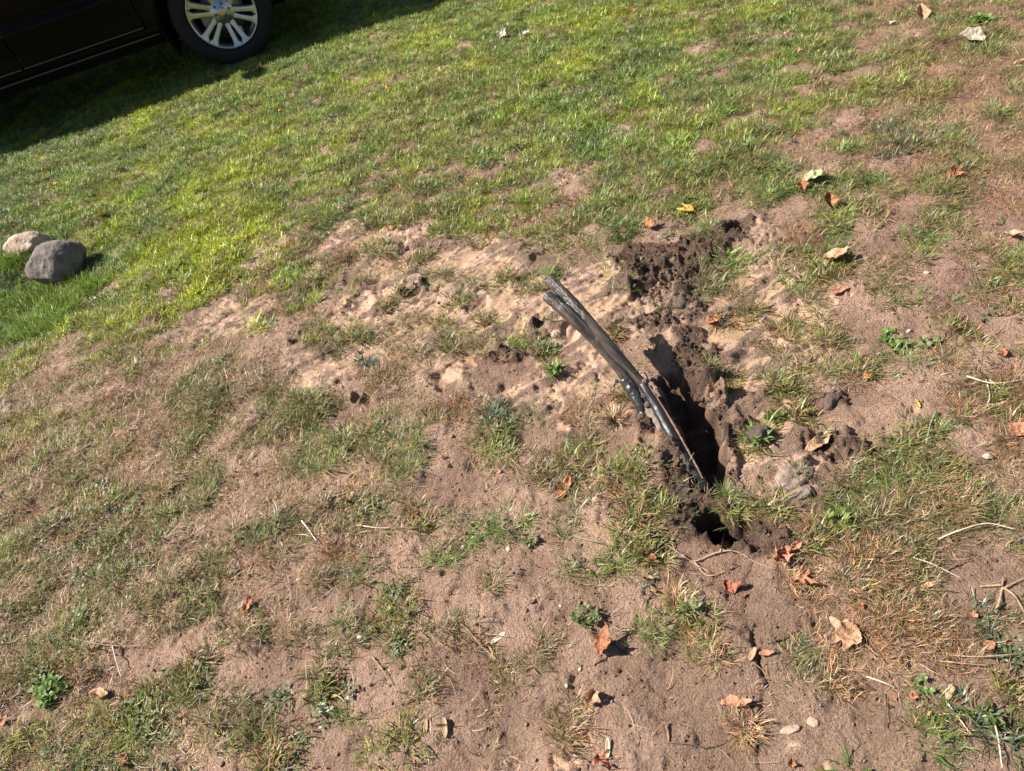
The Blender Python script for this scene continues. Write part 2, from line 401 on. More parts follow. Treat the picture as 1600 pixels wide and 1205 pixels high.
# ------------------------------------------------------------------ ground sheet
me = bpy.data.meshes.new('ground'); ny, nx = X.shape
me.vertices.add(nx * ny); me.vertices.foreach_set('co', np.stack([X, Y, H], -1).astype(np.float32).ravel())
I = (np.arange(ny - 1)[:, None] * nx + np.arange(nx - 1)[None, :]).ravel()
quads = np.stack([I, I + 1, I + nx + 1, I + nx], -1).astype(np.int32); nq = len(quads)
me.loops.add(nq * 4); me.loops.foreach_set('vertex_index', quads.ravel())
me.polygons.add(nq); me.polygons.foreach_set('loop_start', np.arange(nq, dtype=np.int32) * 4)
me.polygons.foreach_set('use_smooth', np.ones(nq, bool)); me.update(calc_edges=True)
ca_ = me.color_attributes.new('soilcol', 'FLOAT_COLOR', 'POINT')
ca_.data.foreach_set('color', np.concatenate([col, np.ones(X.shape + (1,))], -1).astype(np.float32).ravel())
wa = me.attributes.new('wet', 'FLOAT', 'POINT'); wa.data.foreach_set('value', np.clip(mudm * (1 - mudbroken) * .6 + wet * .6, 0, 1).astype(np.float32).ravel())
me.materials.append(soil_material())
ground = bpy.data.objects.new('ground', me); C.objects.link(ground); tag(ground, kind='structure')

# ------------------------------------------------------------------ scattering of what nobody could count
def scatter(name, label, cat, P, rot, scl, idx, tint, variants, m):
    col_ = bpy.data.collections.new(name + '_pieces')
    for k, (V, Fc, S) in enumerate(variants):
        mm = bpy.data.meshes.new('%s_piece_%02d' % (name, k)); mm.from_pydata([tuple(v) for v in V], [], [tuple(f) for f in Fc]); mm.update()
        a = mm.color_attributes.new('shade', 'FLOAT_COLOR', 'POINT')
        a.data.foreach_set('color', np.concatenate([np.array(S, np.float32), np.ones((len(V), 1), np.float32)], 1).ravel())
        mm.polygons.foreach_set('use_smooth', [True] * len(mm.polygons)); mm.materials.append(m)
        o = bpy.data.objects.new('%s_piece_%02d' % (name, k), mm); col_.objects.link(o)
    me = bpy.data.meshes.new(name); me.vertices.add(len(P)); me.vertices.foreach_set('co', P.astype(np.float32).ravel())
    for nm, ty, dat in (('rot', 'FLOAT_VECTOR', rot), ('scl', 'FLOAT_VECTOR', scl)):
        a = me.attributes.new(nm, ty, 'POINT'); a.data.foreach_set('vector', dat.astype(np.float32).ravel())
    a = me.attributes.new('idx', 'INT', 'POINT'); a.data.foreach_set('value', idx.astype(np.int32))
    a = me.attributes.new('tint', 'FLOAT_COLOR', 'POINT'); a.data.foreach_set('color', np.concatenate([tint, np.ones((len(P), 1))], 1).astype(np.float32).ravel())
    me.update(); o = bpy.data.objects.new(name, me); C.objects.link(o); tag(o, label, cat, kind='stuff')
    ng = bpy.data.node_groups.new(name + '_nodes', 'GeometryNodeTree')
    ng.interface.new_socket('Geometry', in_out='INPUT', socket_type='NodeSocketGeometry'); ng.interface.new_socket('Geometry', in_out='OUTPUT', socket_type='NodeSocketGeometry')
    N = ng.nodes; L = ng.links; gi = N.new('NodeGroupInput'); go = N.new('NodeGroupOutput'); ip = N.new('GeometryNodeInstanceOnPoints'); ci = N.new('GeometryNodeCollectionInfo')
    ci.inputs['Collection'].default_value = col_; ci.inputs['Separate Children'].default_value = True; ci.inputs['Reset Children'].default_value = True
    def na(nm, ty):
        n = N.new('GeometryNodeInputNamedAttribute'); n.data_type = ty; n.inputs['Name'].default_value = nm; return n.outputs['Attribute']
    L.new(gi.outputs[0], ip.inputs['Points']); L.new(ci.outputs[0], ip.inputs['Instance']); ip.inputs['Pick Instance'].default_value = True
    L.new(na('idx', 'INT'), ip.inputs['Instance Index']); L.new(na('rot', 'FLOAT_VECTOR'), ip.inputs['Rotation']); L.new(na('scl', 'FLOAT_VECTOR'), ip.inputs['Scale'])
    L.new(ip.outputs[0], go.inputs[0])
    md = o.modifiers.new('scatter', 'NODES'); md.node_group = ng
    return o

R = np.random.default_rng(7)
def blade(V, Fc, S, base, az, L, wd, lean, bend, shade, tipc, nseg=4, twist=0.0, curl=0.0):
    """one blade: ribbon with a fold, bending from lean to lean+bend away from upright"""
    p = np.array(base, float); a0 = len(V); st = L / nseg; az_ = az
    for k in range(nseg + 1):
        t = k / nseg; th = lean + bend * t ** 1.3
        az_ = az + curl * t
        dirv = np.array([math.sin(th) * math.cos(az_), math.sin(th) * math.sin(az_), math.cos(th)])
        sd_ = np.array([-math.sin(az_ + twist * t), math.cos(az_ + twist * t), 0])
        wk = wd * (1 - t ** 2.2) * (.75 + .6 * math.sin(min(t * 2.2, 1.57))) / 1.35
        wk = max(wk, wd * .06)
        V.append(p - sd_ * wk / 2); V.append(p + sd_ * wk / 2)
        c = np.array(shade) * (1 - t * t) + np.array(shade) * np.array(tipc) * t * t
        if t < .25: c = c * np.array([1.15, 1.05, .9]) * .85
        S += [c, c]
        p = p + dirv * st
        if p[2] < .001: p[2] = .001 + R.random() * .002
    for k in range(nseg):
        i = a0 + 2 * k; Fc.append((i, i + 1, i + 3, i + 2))
def tuft(n, spread, L, wd, lean, bend, jit=.25, tip=(1, 1, 1), nseg=4, deadp=0.0, curl=.3):
    V, Fc, S = [], [], []
    for _ in range(n):
        az = R.uniform(0, 6.283); r = spread * math.sqrt(R.random())
        b = (r * math.cos(az + R.normal() * .5), r * math.sin(az + R.normal() * .5), -.004)
        s = 1 + jit * R.normal(); s = max(s, .45)
        sh = np.array([s * R.uniform(.9, 1.1), s, s * R.uniform(.8, 1.15)])
        if R.random() < deadp: sh = sh * np.array([1.6, 1.12, 1.2])
        blade(V, Fc, S, b, az + R.normal() * .4, L * R.uniform(.5, 1.25), wd * R.uniform(.7, 1.25), abs(R.normal(lean, .22)), R.uniform(.3, 1.0) * bend, sh, tip, nseg, R.normal() * .8, R.normal() * curl)
    return V, Fc, S
def leafy(n, spread, L, wd, hgt):
    """small broad-leaved ground cover"""
    V, Fc, S = [], [], []
    for _ in range(n):
        az = R.uniform(0, 6.283); r = spread * math.sqrt(R.random()); s = max(.5, 1 + .25 * R.normal())
        b = (r * math.cos(az), r * math.sin(az), hgt * R.random() * (1 - r / spread * .6))
        blade(V, Fc, S, b, R.uniform(0, 6.283), L * R.uniform(.6, 1.3), wd * R.uniform(.7, 1.3), R.uniform(.8, 1.4), R.uniform(.2, .8), (s, s, s), (1, 1, .9), 4, 0, .4)
    return V, Fc, S
lawn_v = [tuft(11, .018, .040, .0036, .75, .95, jit=.38, tip=(1.25, 1.05, .9), deadp=.10) for _ in range(10)]
coarse_v = [tuft(9, .020, .062, .0046, 1.05, .55, jit=.35, tip=(1.3, 1.1, .9), deadp=.14, nseg=5, curl=.7) for _ in range(9)]
fine_v = [tuft(13, .022, .038, .0018, .95, .6, jit=.4, tip=(1.3, 1.1, 1), deadp=.18, curl=.8) for _ in range(9)]
thatch_v = [tuft(14, .030, .034, .0017, 1.15, .45, jit=.45, nseg=4, curl=1.2) for _ in range(8)]
long_v = [tuft(14, .02, .12, .0050, .35, 1.5, tip=(1.2, 1.1, .9), nseg=6) for _ in range(4)]
weed_v = [leafy(26, .026, .011, .0065, .02) for _ in range(4)]
straw_v = [tuft(1, .001, .075, .0016, 1.48, .08, nseg=5, curl=.7) for _ in range(6)]

def cand(n_per, x0, x1, y0, y1):
    n = int(n_per * (x1 - x0) * (y1 - y0)); return R.uniform(x0, x1, n), R.uniform(y0, y1, n)
def field(dens, extra=None):
    """jittered candidate points over the yard, thinned by distance and by the view of the place"""
    x, y = cand(dens, -7.5, 4.6, -.4, 12)
    px, py = mapc(x, y); keep = (px > -420) & (px < 2000) & (py > -350) & (py < 1650)
    d = np.hypot(x, y); keep &= R.random(len(x)) < np.where(d < 4.5, 1, np.clip(4.5 / d, .35, 1))
    return x[keep], y[keep], px[keep], py[keep]
def no_go(x, y):
    t = look(trench, x, y) > .25; t |= look(pit, x, y) > .3
    return t
def jitter_tint(base, n, amt=.16):
    t = np.array(base)[None, :] * np.ones((n, 1)); b = 1 + amt * R.normal(size=(n, 1)); return np.clip(t * b * (1 + .07 * R.normal(size=(n, 3))), .008, .8)
def green(x, y, px, py):
    yv = samp(Y_, px, py) * 9 + 1.6 * fbm(x, y, 2.2, 3, 140) * 2 + .9 * R.normal(size=len(x))
    k = np.clip(yv / 9, 0, 1)[:, None]
    a = np.array([[.075, .135, .050]]); b = np.array([[.130, .225, .045]]); c = np.array([[.31, .41, .020]])
    g = np.where(k < .55, a + (b - a) * k / .55, b + (c - b) * np.clip((k - .55) / .45, 0, 1))
    dry = (np.clip(samp(D_, px, py) * .6 + .5 * fbm(x, y, 3.1, 3, 150) - .16 + .20 * sm(450, 620, py), 0, .8) * (R.random(len(x)) < .62))[:, None]
    g = g + (np.array([[.23, .17, .085]]) - g) * dry
    return g * np.exp(.28 * R.normal(size=(len(x), 1)) + .5 * fbm(x, y, 3.6, 3, 160)[:, None])
acc = {k: [] for k in ('lawn', 'coarse', 'fine', 'thatch', 'long', 'weed', 'straw')}
def add(kind, x, y, tint, s, tilt=.15, zoff=0):
    n = len(x)
    if n == 0: return
    rot = np.stack([R.normal(0, tilt, n), R.normal(0, tilt, n), R.uniform(0, 6.283, n)], 1)
    P = np.stack([x, y, hz(x, y) + zoff], 1); acc[kind].append((P, rot, np.repeat(np.asarray(s)[:, None] * np.ones((n, 1)), 3, 1), np.clip(tint, .008, .8)))
# lawn
x, y, px, py = field(2700)
g = samp(G_, px + 25 * fbm(x, y, 7, 2, 5), py); cl = clump(x, y)
md_ = look(mudm, x, y); dk = look(darkm, x, y)
prob = sm(-.20, .30, cl * (1.15 - .70 * sm(.45, .75, g)) + (g - .50) * 2.1) * np.clip(g * 1.25, 0, 1) * (1 - np.clip(.55 * md_ + .95 * dk, 0, 1))
prob *= np.where(py > 520, .6, 1)
k = (R.random(len(x)) < prob) & ~no_go(x, y)
tt = green(x[k], y[k], px[k], py[k]); shd = sm(260, 60, py[k] + .33 * px[k] - 60)[:, None]
add('lawn', x[k], y[k], tt, R.uniform(.6, 1.15, k.sum()) * np.where(py[k] < 480, 1.0, .85) * (1 + .5 * fbm(x[k], y[k], 4.5, 3, 777)))
# fine dull tufts in clumps
x, y, px, py = field(1900)
g = samp(G_, px, py); d_ = samp(D_, px, py); cl = clump(x, y) + .35 * fbm(x, y, 9, 2, 301); md_ = look(mudm, x, y); dk = look(darkm, x, y)
prob = sm(.04, .30, cl * 1.2 + (g + d_ * .6 - .58) * .9) * 1.0 * (1 - .85 * np.clip(md_ + dk, 0, 1))
k = (R.random(len(x)) < prob) & ~no_go(x, y)
add('fine', x[k], y[k], green(x[k], y[k], px[k], py[k]) * np.array([[1.05, .95, 1.1]]), R.uniform(.7, 1.25, k.sum()))
# coarse prostrate blades
x, y, px, py = field(560)
g = samp(G_, px, py); cl = clump(x, y)
k = (R.random(len(x)) < sm(-.05, .35, cl + (g - .42)) * (1 - .4 * look(mudm, x, y)) * (1 - look(darkm, x, y))) & ~no_go(x, y)
add('coarse', x[k], y[k], green(x[k], y[k], px[k], py[k]), R.uniform(.5, 1.0, k.sum()))
# dead thatch lying flat
x, y, px, py = field(3400)
d_ = samp(D_, px, py); cl = .35 * clump(x, y) + .6 * fbm(x, y, 4.2, 3, 501, .6)
prob = sm(-.16, .24, cl * 1.1 + (d_ - .36) * 1.3) * np.clip(d_ * 1.3, .05, 1) * (1 - .9 * np.clip(look(mudm, x, y) + look(darkm, x, y), 0, 1))
k = (R.random(len(x)) < prob) & ~no_go(x, y); n = k.sum()
oc = np.clip(.5 + 1.3 * fbm(x[k], y[k], 2.4, 3, 520) + .35 * R.normal(size=n), 0, 1)[:, None]
tt = np.array([[.26, .205, .110]]) * (1 - oc) + np.array([[.26, .150, .080]]) * oc
add('thatch', x[k], y[k], tt * np.exp(.3 * R.normal(size=(n, 1))), R.uniform(.6, 1.25, n), .1)
# straws and bits everywhere
x, y, px, py = field(420)
k = (R.random(len(x)) < .55 * (1 - .6 * look(mudm, x, y)) * (1 - .8 * look(darkm, x, y))) & ~no_go(x, y); n = k.sum()
tt = np.array([[.33, .25, .155]]) * np.ones((n, 1)) * (1 + .3 * R.normal(size=(n, 1))); tt[R.random(n) < .3] *= np.array([[.75, .5, .4]])
add('straw', x[k], y[k], tt, R.uniform(.25, 1.15, n) ** 1.2, .06, .004)
# low leafy cover
x, y, px, py = field(90)
k = (R.random(len(x)) < sm(.0, .4, fbm(x, y, 1.6, 3, 601) + samp(G_, px, py) - .35)) & (look(mudm, x, y) < .3) & (look(darkm, x, y) < .3) & ~no_go(x, y)
add('weed', x[k], y[k], jitter_tint((.12, .17, .075), k.sum(), .2), R.uniform(.5, 1.3, k.sum()))
# clumps: map x, y, radius, kind (g coarse green, f fine, b brown, p pale straw, u bluish green, m mixed)
CL = '''430 420 55 g;600 395 45 g;490 505 45 f;640 545 50 f;575 568 16 u;605 580 40 b;700 540 26 g;790 432 20 g;828 455 20 g;772 655 34 u;765 680 28 g;690 655 30 f;
655 812 34 g;520 868 20 b;505 905 26 f;850 745 50 f;885 730 34 g;960 750 42 g;1000 792 62 g;1005 835 46 g;1012 868 26 g;1182 684 26 g;1140 592 24 g;1238 602 42 g;1252 640 26 g;
1242 512 56 g;1300 578 36 f;1262 402 52 g;1288 432 40 g;1382 440 44 f;1398 412 30 f;1502 515 36 g;1352 572 26 g;1480 560 30 f;1530 602 42 m;1562 632 34 g;1405 705 56 g;1445 735 52 m;
1475 768 50 b;1385 800 56 m;1452 822 46 m;1325 832 52 g;1272 826 32 g;1205 792 42 g;1150 800 22 g;1545 985 26 u;1350 865 36 b;1240 905 26 p;1292 1052 30 p;1320 1000 24 b;1532 1130 30 u;1592 1082 22 g;
1400 932 56 b;1375 985 44 b;1470 1000 44 b;1440 965 30 m;622 976 50 g;718 988 36 m;512 1078 46 g;790 1052 28 f;645 1155 26 g;665 1075 28 m;770 915 20 m;432 1180 50 g;400 1150 32 g;302 1052 40 g;
255 800 40 g;232 835 40 m;350 1112 40 m;210 1112 40 g;62 1160 40 m;98 1042 36 g;122 1062 26 m;905 1132 28 p;885 1155 26 m;838 1032 24 f;1082 978 26 g;1105 1015 24 p;1162 1142 22 p;1060 935 20 p;
1240 740 12 f;850 548 20 g;865 582 14 g;720 640 30 b;560 520 26 m;470 455 34 f;395 455 36 f;920 700 34 f;900 640 24 b;1090 755 14 f;1128 590 18 m;1580 700 30 b;1590 600 30 b;1500 640 30 b;
1590 420 40 g;1560 470 34 g;1540 390 40 f;1430 220 30 u;1400 235 30 u;1380 200 24 u;1440 150 40 g;1300 140 40 g;1080 300 50 g;980 310 46 g;900 350 46 g;870 370 40 g;760 350 40 g;560 690 40 g;
480 640 40 g;420 600 40 m;330 640 46 m;290 700 46 g;330 740 40 m;170 860 40 g;110 820 40 g;60 940 36 g;240 960 44 m;330 890 36 g;430 880 30 m;380 1000 26 f;470 1000 20 f;30 880 40 g;10 1050 40 b;
690 330 40 g;640 340 34 g;300 180 60 g;700 130 60 g;830 130 60 g;1070 190 50 g;1010 240 50 g;1160 250 44 g;1350 330 40 g;1250 370 30 b;1110 440 30 f;1150 460 24 f;1130 500 16 m;960 520 14 g;975 620 16 g;960 650 16 p;470 380 30 b;520 420 26 g;560 440 24 f;540 400 20 b;610 470 24 g;660 400 24 g;700 430 20 f;720 470 22 g;640 500 24 f;560 520 30 g;520 540 26 f;450 470 36 f;760 500 16 g;690 500 18 g;740 540 24 f;480 410 16 b;590 350 30 g;1210 540 16 m;1170 490 22 g;1290 530 26 f;1215 610 20 g;1270 470 20 m'''
tone = dict(g=(.165, .190, .060), f=(.175, .175, .080), b=(.24, .155, .085), p=(.38, .30, .17), u=(.085, .135, .085), m=(.175, .170, .080))
for it in CL.replace('\n', '').split(';'):
    a, b, r, kd = it.split(); a, b, r = float(a), float(b), float(r); P = at(a, b); z = depth(a, b); rw = r * z / F_PX
    n = int(5 + 480 * rw * (1.2 if kd in 'fbm' else 1.0))
    n = int(n * (rw / .07) ** .7) if rw > .07 else n
    n = min(n, 90)
    an_ = R.uniform(0, 3.14); e1 = R.normal(0, rw * .62, n); e2 = R.normal(0, rw * .36, n); xx = P[0] + e1 * math.cos(an_) - e2 * math.sin(an_); yy = P[1] + (e1 * math.sin(an_) + e2 * math.cos(an_)) * 1.1; ok = ~no_go(xx, yy); xx, yy = xx[ok], yy[ok]; n = len(xx)
    t = jitter_tint(tone[kd], n, .18); mixd = R.random(n) < .22; t[mixd] = np.array([.26, .17, .09]) * (1 + .2 * R.normal(size=(mixd.sum(), 1)))
    if kd in 'gu':
        h_ = n // 2; add('coarse', xx[:h_], yy[:h_], t[:h_], R.uniform(.45, 1.0, h_)); add('lawn', xx[h_:], yy[h_:], t[h_:], R.uniform(.7, 1.2, n - h_))
    elif kd == 'f': add('fine', xx, yy, t, R.uniform(.7, 1.3, n))
    elif kd == 'm':
        h_ = n // 3; add('coarse', xx[:h_], yy[:h_], t[:h_], R.uniform(.5, .9, h_)); add('fine', xx[h_:], yy[h_:], t[h_:], R.uniform(.7, 1.2, n - h_))
    elif kd == 'b': add('fine', xx, yy, t, R.uniform(.7, 1.2, n), .25); add('thatch', xx + .01, yy, t, R.uniform(.8, 1.2, n))
    else: add('fine', xx, yy, t, R.uniform(.8, 1.4, n), .3)
# long lush grass below the boulders and in a fringe round them
for (a, b, r, n) in [(30, 455, 60, 190), (100, 458, 50, 120), (20, 510, 45, 100), (150, 436, 28, 60), (12, 410, 28, 110), (95, 440, 40, 60), (70, 500, 50, 90)]:
    P = at(a, b); rw = r * depth(a, b) / F_PX; xx = P[0] + R.normal(0, rw * .5, n); yy = P[1] + R.normal(0, rw * .5, n)
    q = np.hypot(xx - at(90, 412)[0], yy - at(90, 412)[1]) > .12
    add('long', xx[q], yy[q], jitter_tint((.17, .26, .035), q.sum(), .35), R.uniform(.35, .75, q.sum()))
names = dict(lawn=('grass', 'short green lawn grass thinning out towards the bare soil', lawn_v, .38), coarse=('coarse_grass', 'coarse crabgrass with broad blades sprawling flat over the soil', coarse_v, .34),
             fine=('fine_grass', 'fine dull green and brown grass tufts dotted over the soil', fine_v, .3), thatch=('dead_grass', 'matted brown dead grass lying flat on the dry ground', thatch_v, .15),
             long=('long_grass', 'long lush dark green grass round the boulders at the left edge', long_v, .35), weed=('ground_cover', 'tiny round-leaved ground cover creeping among the lawn grass', weed_v, .3),
             straw=('straw', 'pale straw stalks scattered over the bare soil', straw_v, .1))
for k_, (nm, lb, vs, tr) in names.items():
    A = acc[k_]; P = np.concatenate([a[0] for a in A]); ro = np.concatenate([a[1] for a in A]); sc_ = np.concatenate([a[2] for a in A]); ti = np.concatenate([a[3] for a in A])
    print(nm, len(P)); scatter(nm, lb, 'straw' if nm == 'straw' else 'grass', P, ro, sc_, R.integers(0, len(vs), len(P)), ti, vs, blade_material(nm + '_blades', tr))
# crumbs of soil
def crumb_v(seed, det=1):
    bm = bmesh.new(); bmesh.ops.create_icosphere(bm, subdivisions=det + 1, radius=1); rr = random.Random(seed); ax = [rr.uniform(.75, 1.2) for _ in range(3)]
    dirs = [Vector((rr.gauss(0, 1), rr.gauss(0, 1), rr.gauss(0, 1))).normalized() for _ in range(7)]
    V = []
    for v in bm.verts:
        c = v.co.copy()
        for d in dirs:
            e = c.dot(d) - .62
            if e > 0: c -= d * e * .8
        c *= rr.uniform(.88, 1.1); V.append((c.x * ax[0], c.y * ax[1], c.z * .75 * ax[2]))
    Fc = [[v.index for v in f.verts] for f in bm.faces]; S = [(1, 1, 1)] * len(V); bm.free(); return V, Fc, S
cv = [crumb_v(s) for s in range(8)]
cm = bpy.data.materials.new('soil_crumbs'); cm.use_nodes = True; b_ = cm.node_tree.nodes['Principled BSDF']; b_.inputs['Roughness'].default_value = .95; b_.inputs['Specular IOR Level'].default_value = .2
aa = cm.node_tree.nodes.new('ShaderNodeAttribute'); aa.attribute_type = 'INSTANCER'; aa.attribute_name = 'tint'
nn = cm.node_tree.nodes.new('ShaderNodeTexNoise'); nn.inputs['Scale'].default_value = 2.5; nn.inputs['Detail'].default_value = 5
bb = cm.node_tree.nodes.new('ShaderNodeBump'); bb.inputs['Strength'].default_value = .7; bb.inputs['Distance'].default_value = .3
tcn = cm.node_tree.nodes.new('ShaderNodeTexCoord'); cm.node_tree.links.new(tcn.outputs['Object'], nn.inputs['Vector'])
cm.node_tree.links.new(nn.outputs[0], bb.inputs['Height']); cm.node_tree.links.new(bb.outputs[0], b_.inputs['Normal']); cm.node_tree.links.new(aa.outputs['Color'], b_.inputs['Base Color'])
x, y, px, py = field(9000)
dk = look(darkm, x, y); md_ = look(mudm, x, y); dist = np.hypot(x, y)
k = (R.random(len(x)) < (.42 + .58 * dk) * (1 - .6 * md_ * (1 - dk)) * np.clip(2.3 / dist, 0, 1) ** 2.5 * (1 - .6 * samp(G_, px, py)) * (.55 + 1.1 * sm(-.3, .4, fbm(x, y, 6, 3, 900)))) & (look(trench, x, y) < .6); x, y, dk = x[k], y[k], dk[k]; n = len(x)
s = .0010 + .0032 * R.random(n) ** 3.5 + dk * .007 * R.random(n) ** 4 + .0045 * (R.random(n) < .02) * R.random(n)
tint = look(col, x, y) * (1.05 + .16 * R.normal(size=(n, 1)))
pale = R.random(n) < .02; tint[pale] = np.array([.5, .44, .38]) * R.uniform(.7, 1.1, (pale.sum(), 1))
scatter('soil_crumbs', 'loose crumbs of soil over the ground, dark and thick round the trench', 'soil', np.stack([x, y, hz(x, y) + s * .3], 1), R.uniform(0, 6.28, (n, 3)) * np.array([[.15, .15, 1]]),
        np.repeat(s[:, None], 3, 1) * R.uniform(.7, 1.3, (n, 3)), R.integers(0, 8, n), np.clip(tint, .01, .8), cv, cm)
print('crumbs', n)
# ------------------------------------------------------------------ boulders
def rock_bm(rx, ry, rz, seed, sub=5, amp=.12, facets=9, fsharp=.8):
    bm = bmesh.new(); bmesh.ops.create_icosphere(bm, subdivisions=sub, radius=1); rr = random.Random(seed)
    dirs = [(Vector((rr.gauss(0, 1), rr.gauss(0, 1), rr.gauss(0, 1))).normalized(), rr.uniform(.72, .92)) for _ in range(facets)]
    co = np.array([v.co[:] for v in bm.verts])
    n1 = perlin(co[:, 0] * 1.6 + seed, co[:, 1] * 1.6 + co[:, 2] * 1.1, seed) + .5 * perlin(co[:, 0] * 4 + seed, co[:, 2] * 4 - co[:, 1] * 3, seed + 3) + .22 * perlin(co[:, 1] * 12 + seed, co[:, 2] * 12 + co[:, 0] * 9, seed + 4) + .12 * perlin(co[:, 0] * 27, co[:, 2] * 27 + co[:, 1] * 21, seed + 6)
    for v, n in zip(bm.verts, n1):
        c = v.co.copy()
        for d, o in dirs:
            e = c.dot(d) - o
            if e > 0: c -= d * e * fsharp
        c *= 1 + amp * n; v.co = (c.x * rx, c.y * ry, c.z * rz)
    return bm
M_GREY = mat('grey_stone', (.19, .155, .135), .9, col2=(.10, .082, .072), scale=22, bump=1, bscale=38)
M_TAN = mat('tan_stone', (.47, .36, .27), .9, col2=(.30, .21, .15), scale=22, bump=1.0, bscale=45)
M_LUMP = mat('lump_earth', (.26, .20, .155), .95, col2=(.15, .11, .085), scale=40, bump=1, bscale=60)
M_PEB = mat('pebble_stone', (.50, .44, .36), .8, col2=(.33, .27, .21), scale=60)
def rock(name, px, py, r, seed, m, label, cat, sink=.35, rz=0, amp=.12, sub=4, group=None, tilt=(0, 0), facets=9):
    g = on_ground(px, py, r[2] * .6); r = r if r[0] > .03 else tuple(q * .85 for q in r); o = link_bm(name, rock_bm(*r, seed, sub, amp, facets), m, smooth=True)
    o.location = (g.x, g.y, g.z + r[2] * (1 - 2 * sink)); o.rotation_euler = (tilt[0], tilt[1], rz); tag(o, label, cat, group); return o
rock('boulder', 92, 412, (.160, .130, .120), 11, M_GREY, 'rounded dark grey boulder sitting in the grass at the left edge', 'boulder', .18, .2, .12, 5, 'boulders in the grass', (0, .1), 6)
rock('boulder', 44, 382, (.145, .080, .070), 23, M_TAN, 'pale rough pinkish tan rock behind the dark grey boulder', 'boulder', .18, -.18, .12, 5, 'boulders in the grass', (0, .0), 8)
for (px, py, r, s, lab, m) in [
    (1235, 1139, (.026, .012, .008), 1, 'pale flat elongated stone bedded in the bare soil near the lower right', M_TAN),
    (1270, 1126, (.014, .015, .010), 2, 'small angular tan stone with a crack of shadow beside the flat elongated stone', M_TAN),
    (794, 857, (.011, .009, .006), 3, 'round pale pebble on bare soil below the middle of the photo', M_PEB),
    (1544, 712, (.014, .010, .008), 4, 'whitish grey pebble near the right edge beside dead grass', M_PEB),
    (1240, 742, (.062, .040, .024), 5, 'large grey brown clod of dried mud right of the trench', M_LUMP),
    (1252, 768, (.045, .020, .014), 6, 'flat oval mud lump just below the large grey brown clod', M_LUMP),
    (1186, 672, (.034, .036, .028), 7, 'upright dark soil block with weeds on it right of the trench', None),
    (1448, 425, (.011, .009, .007), 8, 'tan pebble with a dark shadow on the bare patch at the right', M_PEB),
    (1420, 517, (.010, .008, .006), 9, 'small round pale pebble above the bright green weed at right', M_PEB),
    (723, 854, (.010, .006, .004), 10, 'small oblong pale pebble left of the round one on bare soil', M_PEB),
    (32, 1027, (.012, .006, .004), 12, 'white oval pebble near the lower left edge', M_PEB),
    (562, 995, (.011, .006, .003), 13, 'flat whitish chip of stone left of the spiky grass clump', M_PEB),
    (534, 983, (.010, .009, .006), 14, 'grey pebble beside the flat whitish chip', M_GREY),
    (885, 1071, (.006, .006, .005), 15, 'tiny grey pebble above left of the crumpled tan leaf', M_PEB),
    (906, 1045, (.006, .006, .005), 16, 'tiny white pebble below left of the big curled leaf', M_PEB),
    (876, 946, (.007, .006, .005), 17, 'tan crumb of stone above the grey green tuft', M_TAN),
    (834, 936, (.006, .005, .004), 18, 'tiny pale pebble left of the tan crumb of stone', M_PEB),
    (855, 490, (.030, .016, .010), 19, 'pale silt lump left of the leaning pole', M_TAN),
    (868, 518, (.026, .022, .018), 20, 'pale pinkish mud lump with dark hollow beside the leaning pole', M_TAN),
    (1062, 470, (.034, .028, .022), 24, 'dark round soil clod above the trench', None),
    (1088, 472, (.024, .022, .018), 25, 'smaller dark soil clod right of the round one', None),
    (1065, 762, (.030, .024, .020), 27, 'crumbly brown clod at the foot of the trench', None),
    (1300, 622, (.040, .022, .016), 28, 'grey brown mud lump left of the small yellow leaf', None)]:
    if m is None: m = mat('clod_earth', (.115, .078, .062), .95, col2=(.060, .042, .036), scale=40, bump=1, bscale=70) if 'clod_earth' not in bpy.data.materials else bpy.data.materials['clod_earth']
    cl_ = 'clod' in lab or 'lump' in lab or 'block' in lab
    rock('soil_clod' if cl_ else 'pebble', px, py, r, s, m, lab, 'clod' if cl_ else 'pebble', .5 if cl_ else (.5 if s < 3 else .38), (s - 1) * .5 if s < 3 else (.15 if s == 6 else s * .7), .25 if cl_ else .1, 4, 'clods of earth round the trench' if cl_ else 'pebbles on the bare soil', facets=9 if not cl_ else 12)

# ------------------------------------------------------------------ leaning pole
M_POLE = mat('weathered_wood', (.088, .068, .052), .34, col2=(.016, .012, .010), scale=75, bump=.9, bscale=110, stretch=(1, 1, 1), spec=.6)
M_BLK = mat('wet_black_skin', (.040, .038, .036), .30, col2=(.018, .016, .015), scale=30, bump=.6, bscale=40, spec=.9)
M_BLADE = mat('dark_metal', (.040, .043, .048), .38, metal=.4, col2=(.022, .021, .021), scale=30, bump=.3, bscale=80)
M_RUST = mat('rusty_edge', (.20, .115, .070), .7, col2=(.10, .06, .04), scale=60, bump=.5)
pr = at(1100, 755, -.12); pole = empty('forked_pole', (pr[0], pr[1], pr[2]))
tag(pole, 'weathered grey brown forked pole leaning out of the muddy trench', 'pole')
def uv_pole(pts_px, r, m, name, n=9, seed=1, wob=.05, flat=1.0):
    P = [Vector(at(a, b, z)) - pole.location for a, b, z in pts_px]; S = spline(P, n); k = len(S)
    rr = np.interp(np.linspace(0, len(r) - 1, k), range(len(r)), r); rn = random.Random(seed)
    rr = [q * (1 + .03 * rn.gauss(0, 1)) for q in rr]; rr = [rr[0] * .86] + rr; S = [S[0] + (S[0] - S[1]) * .25] + S
    V, Fc = tube(S, rr, 22, seed=seed, wob=wob, flat=flat); o = link_mesh(name, V, Fc, m, pole); o.data.set_sharp_from_angle(angle=math.radians(50)); return o
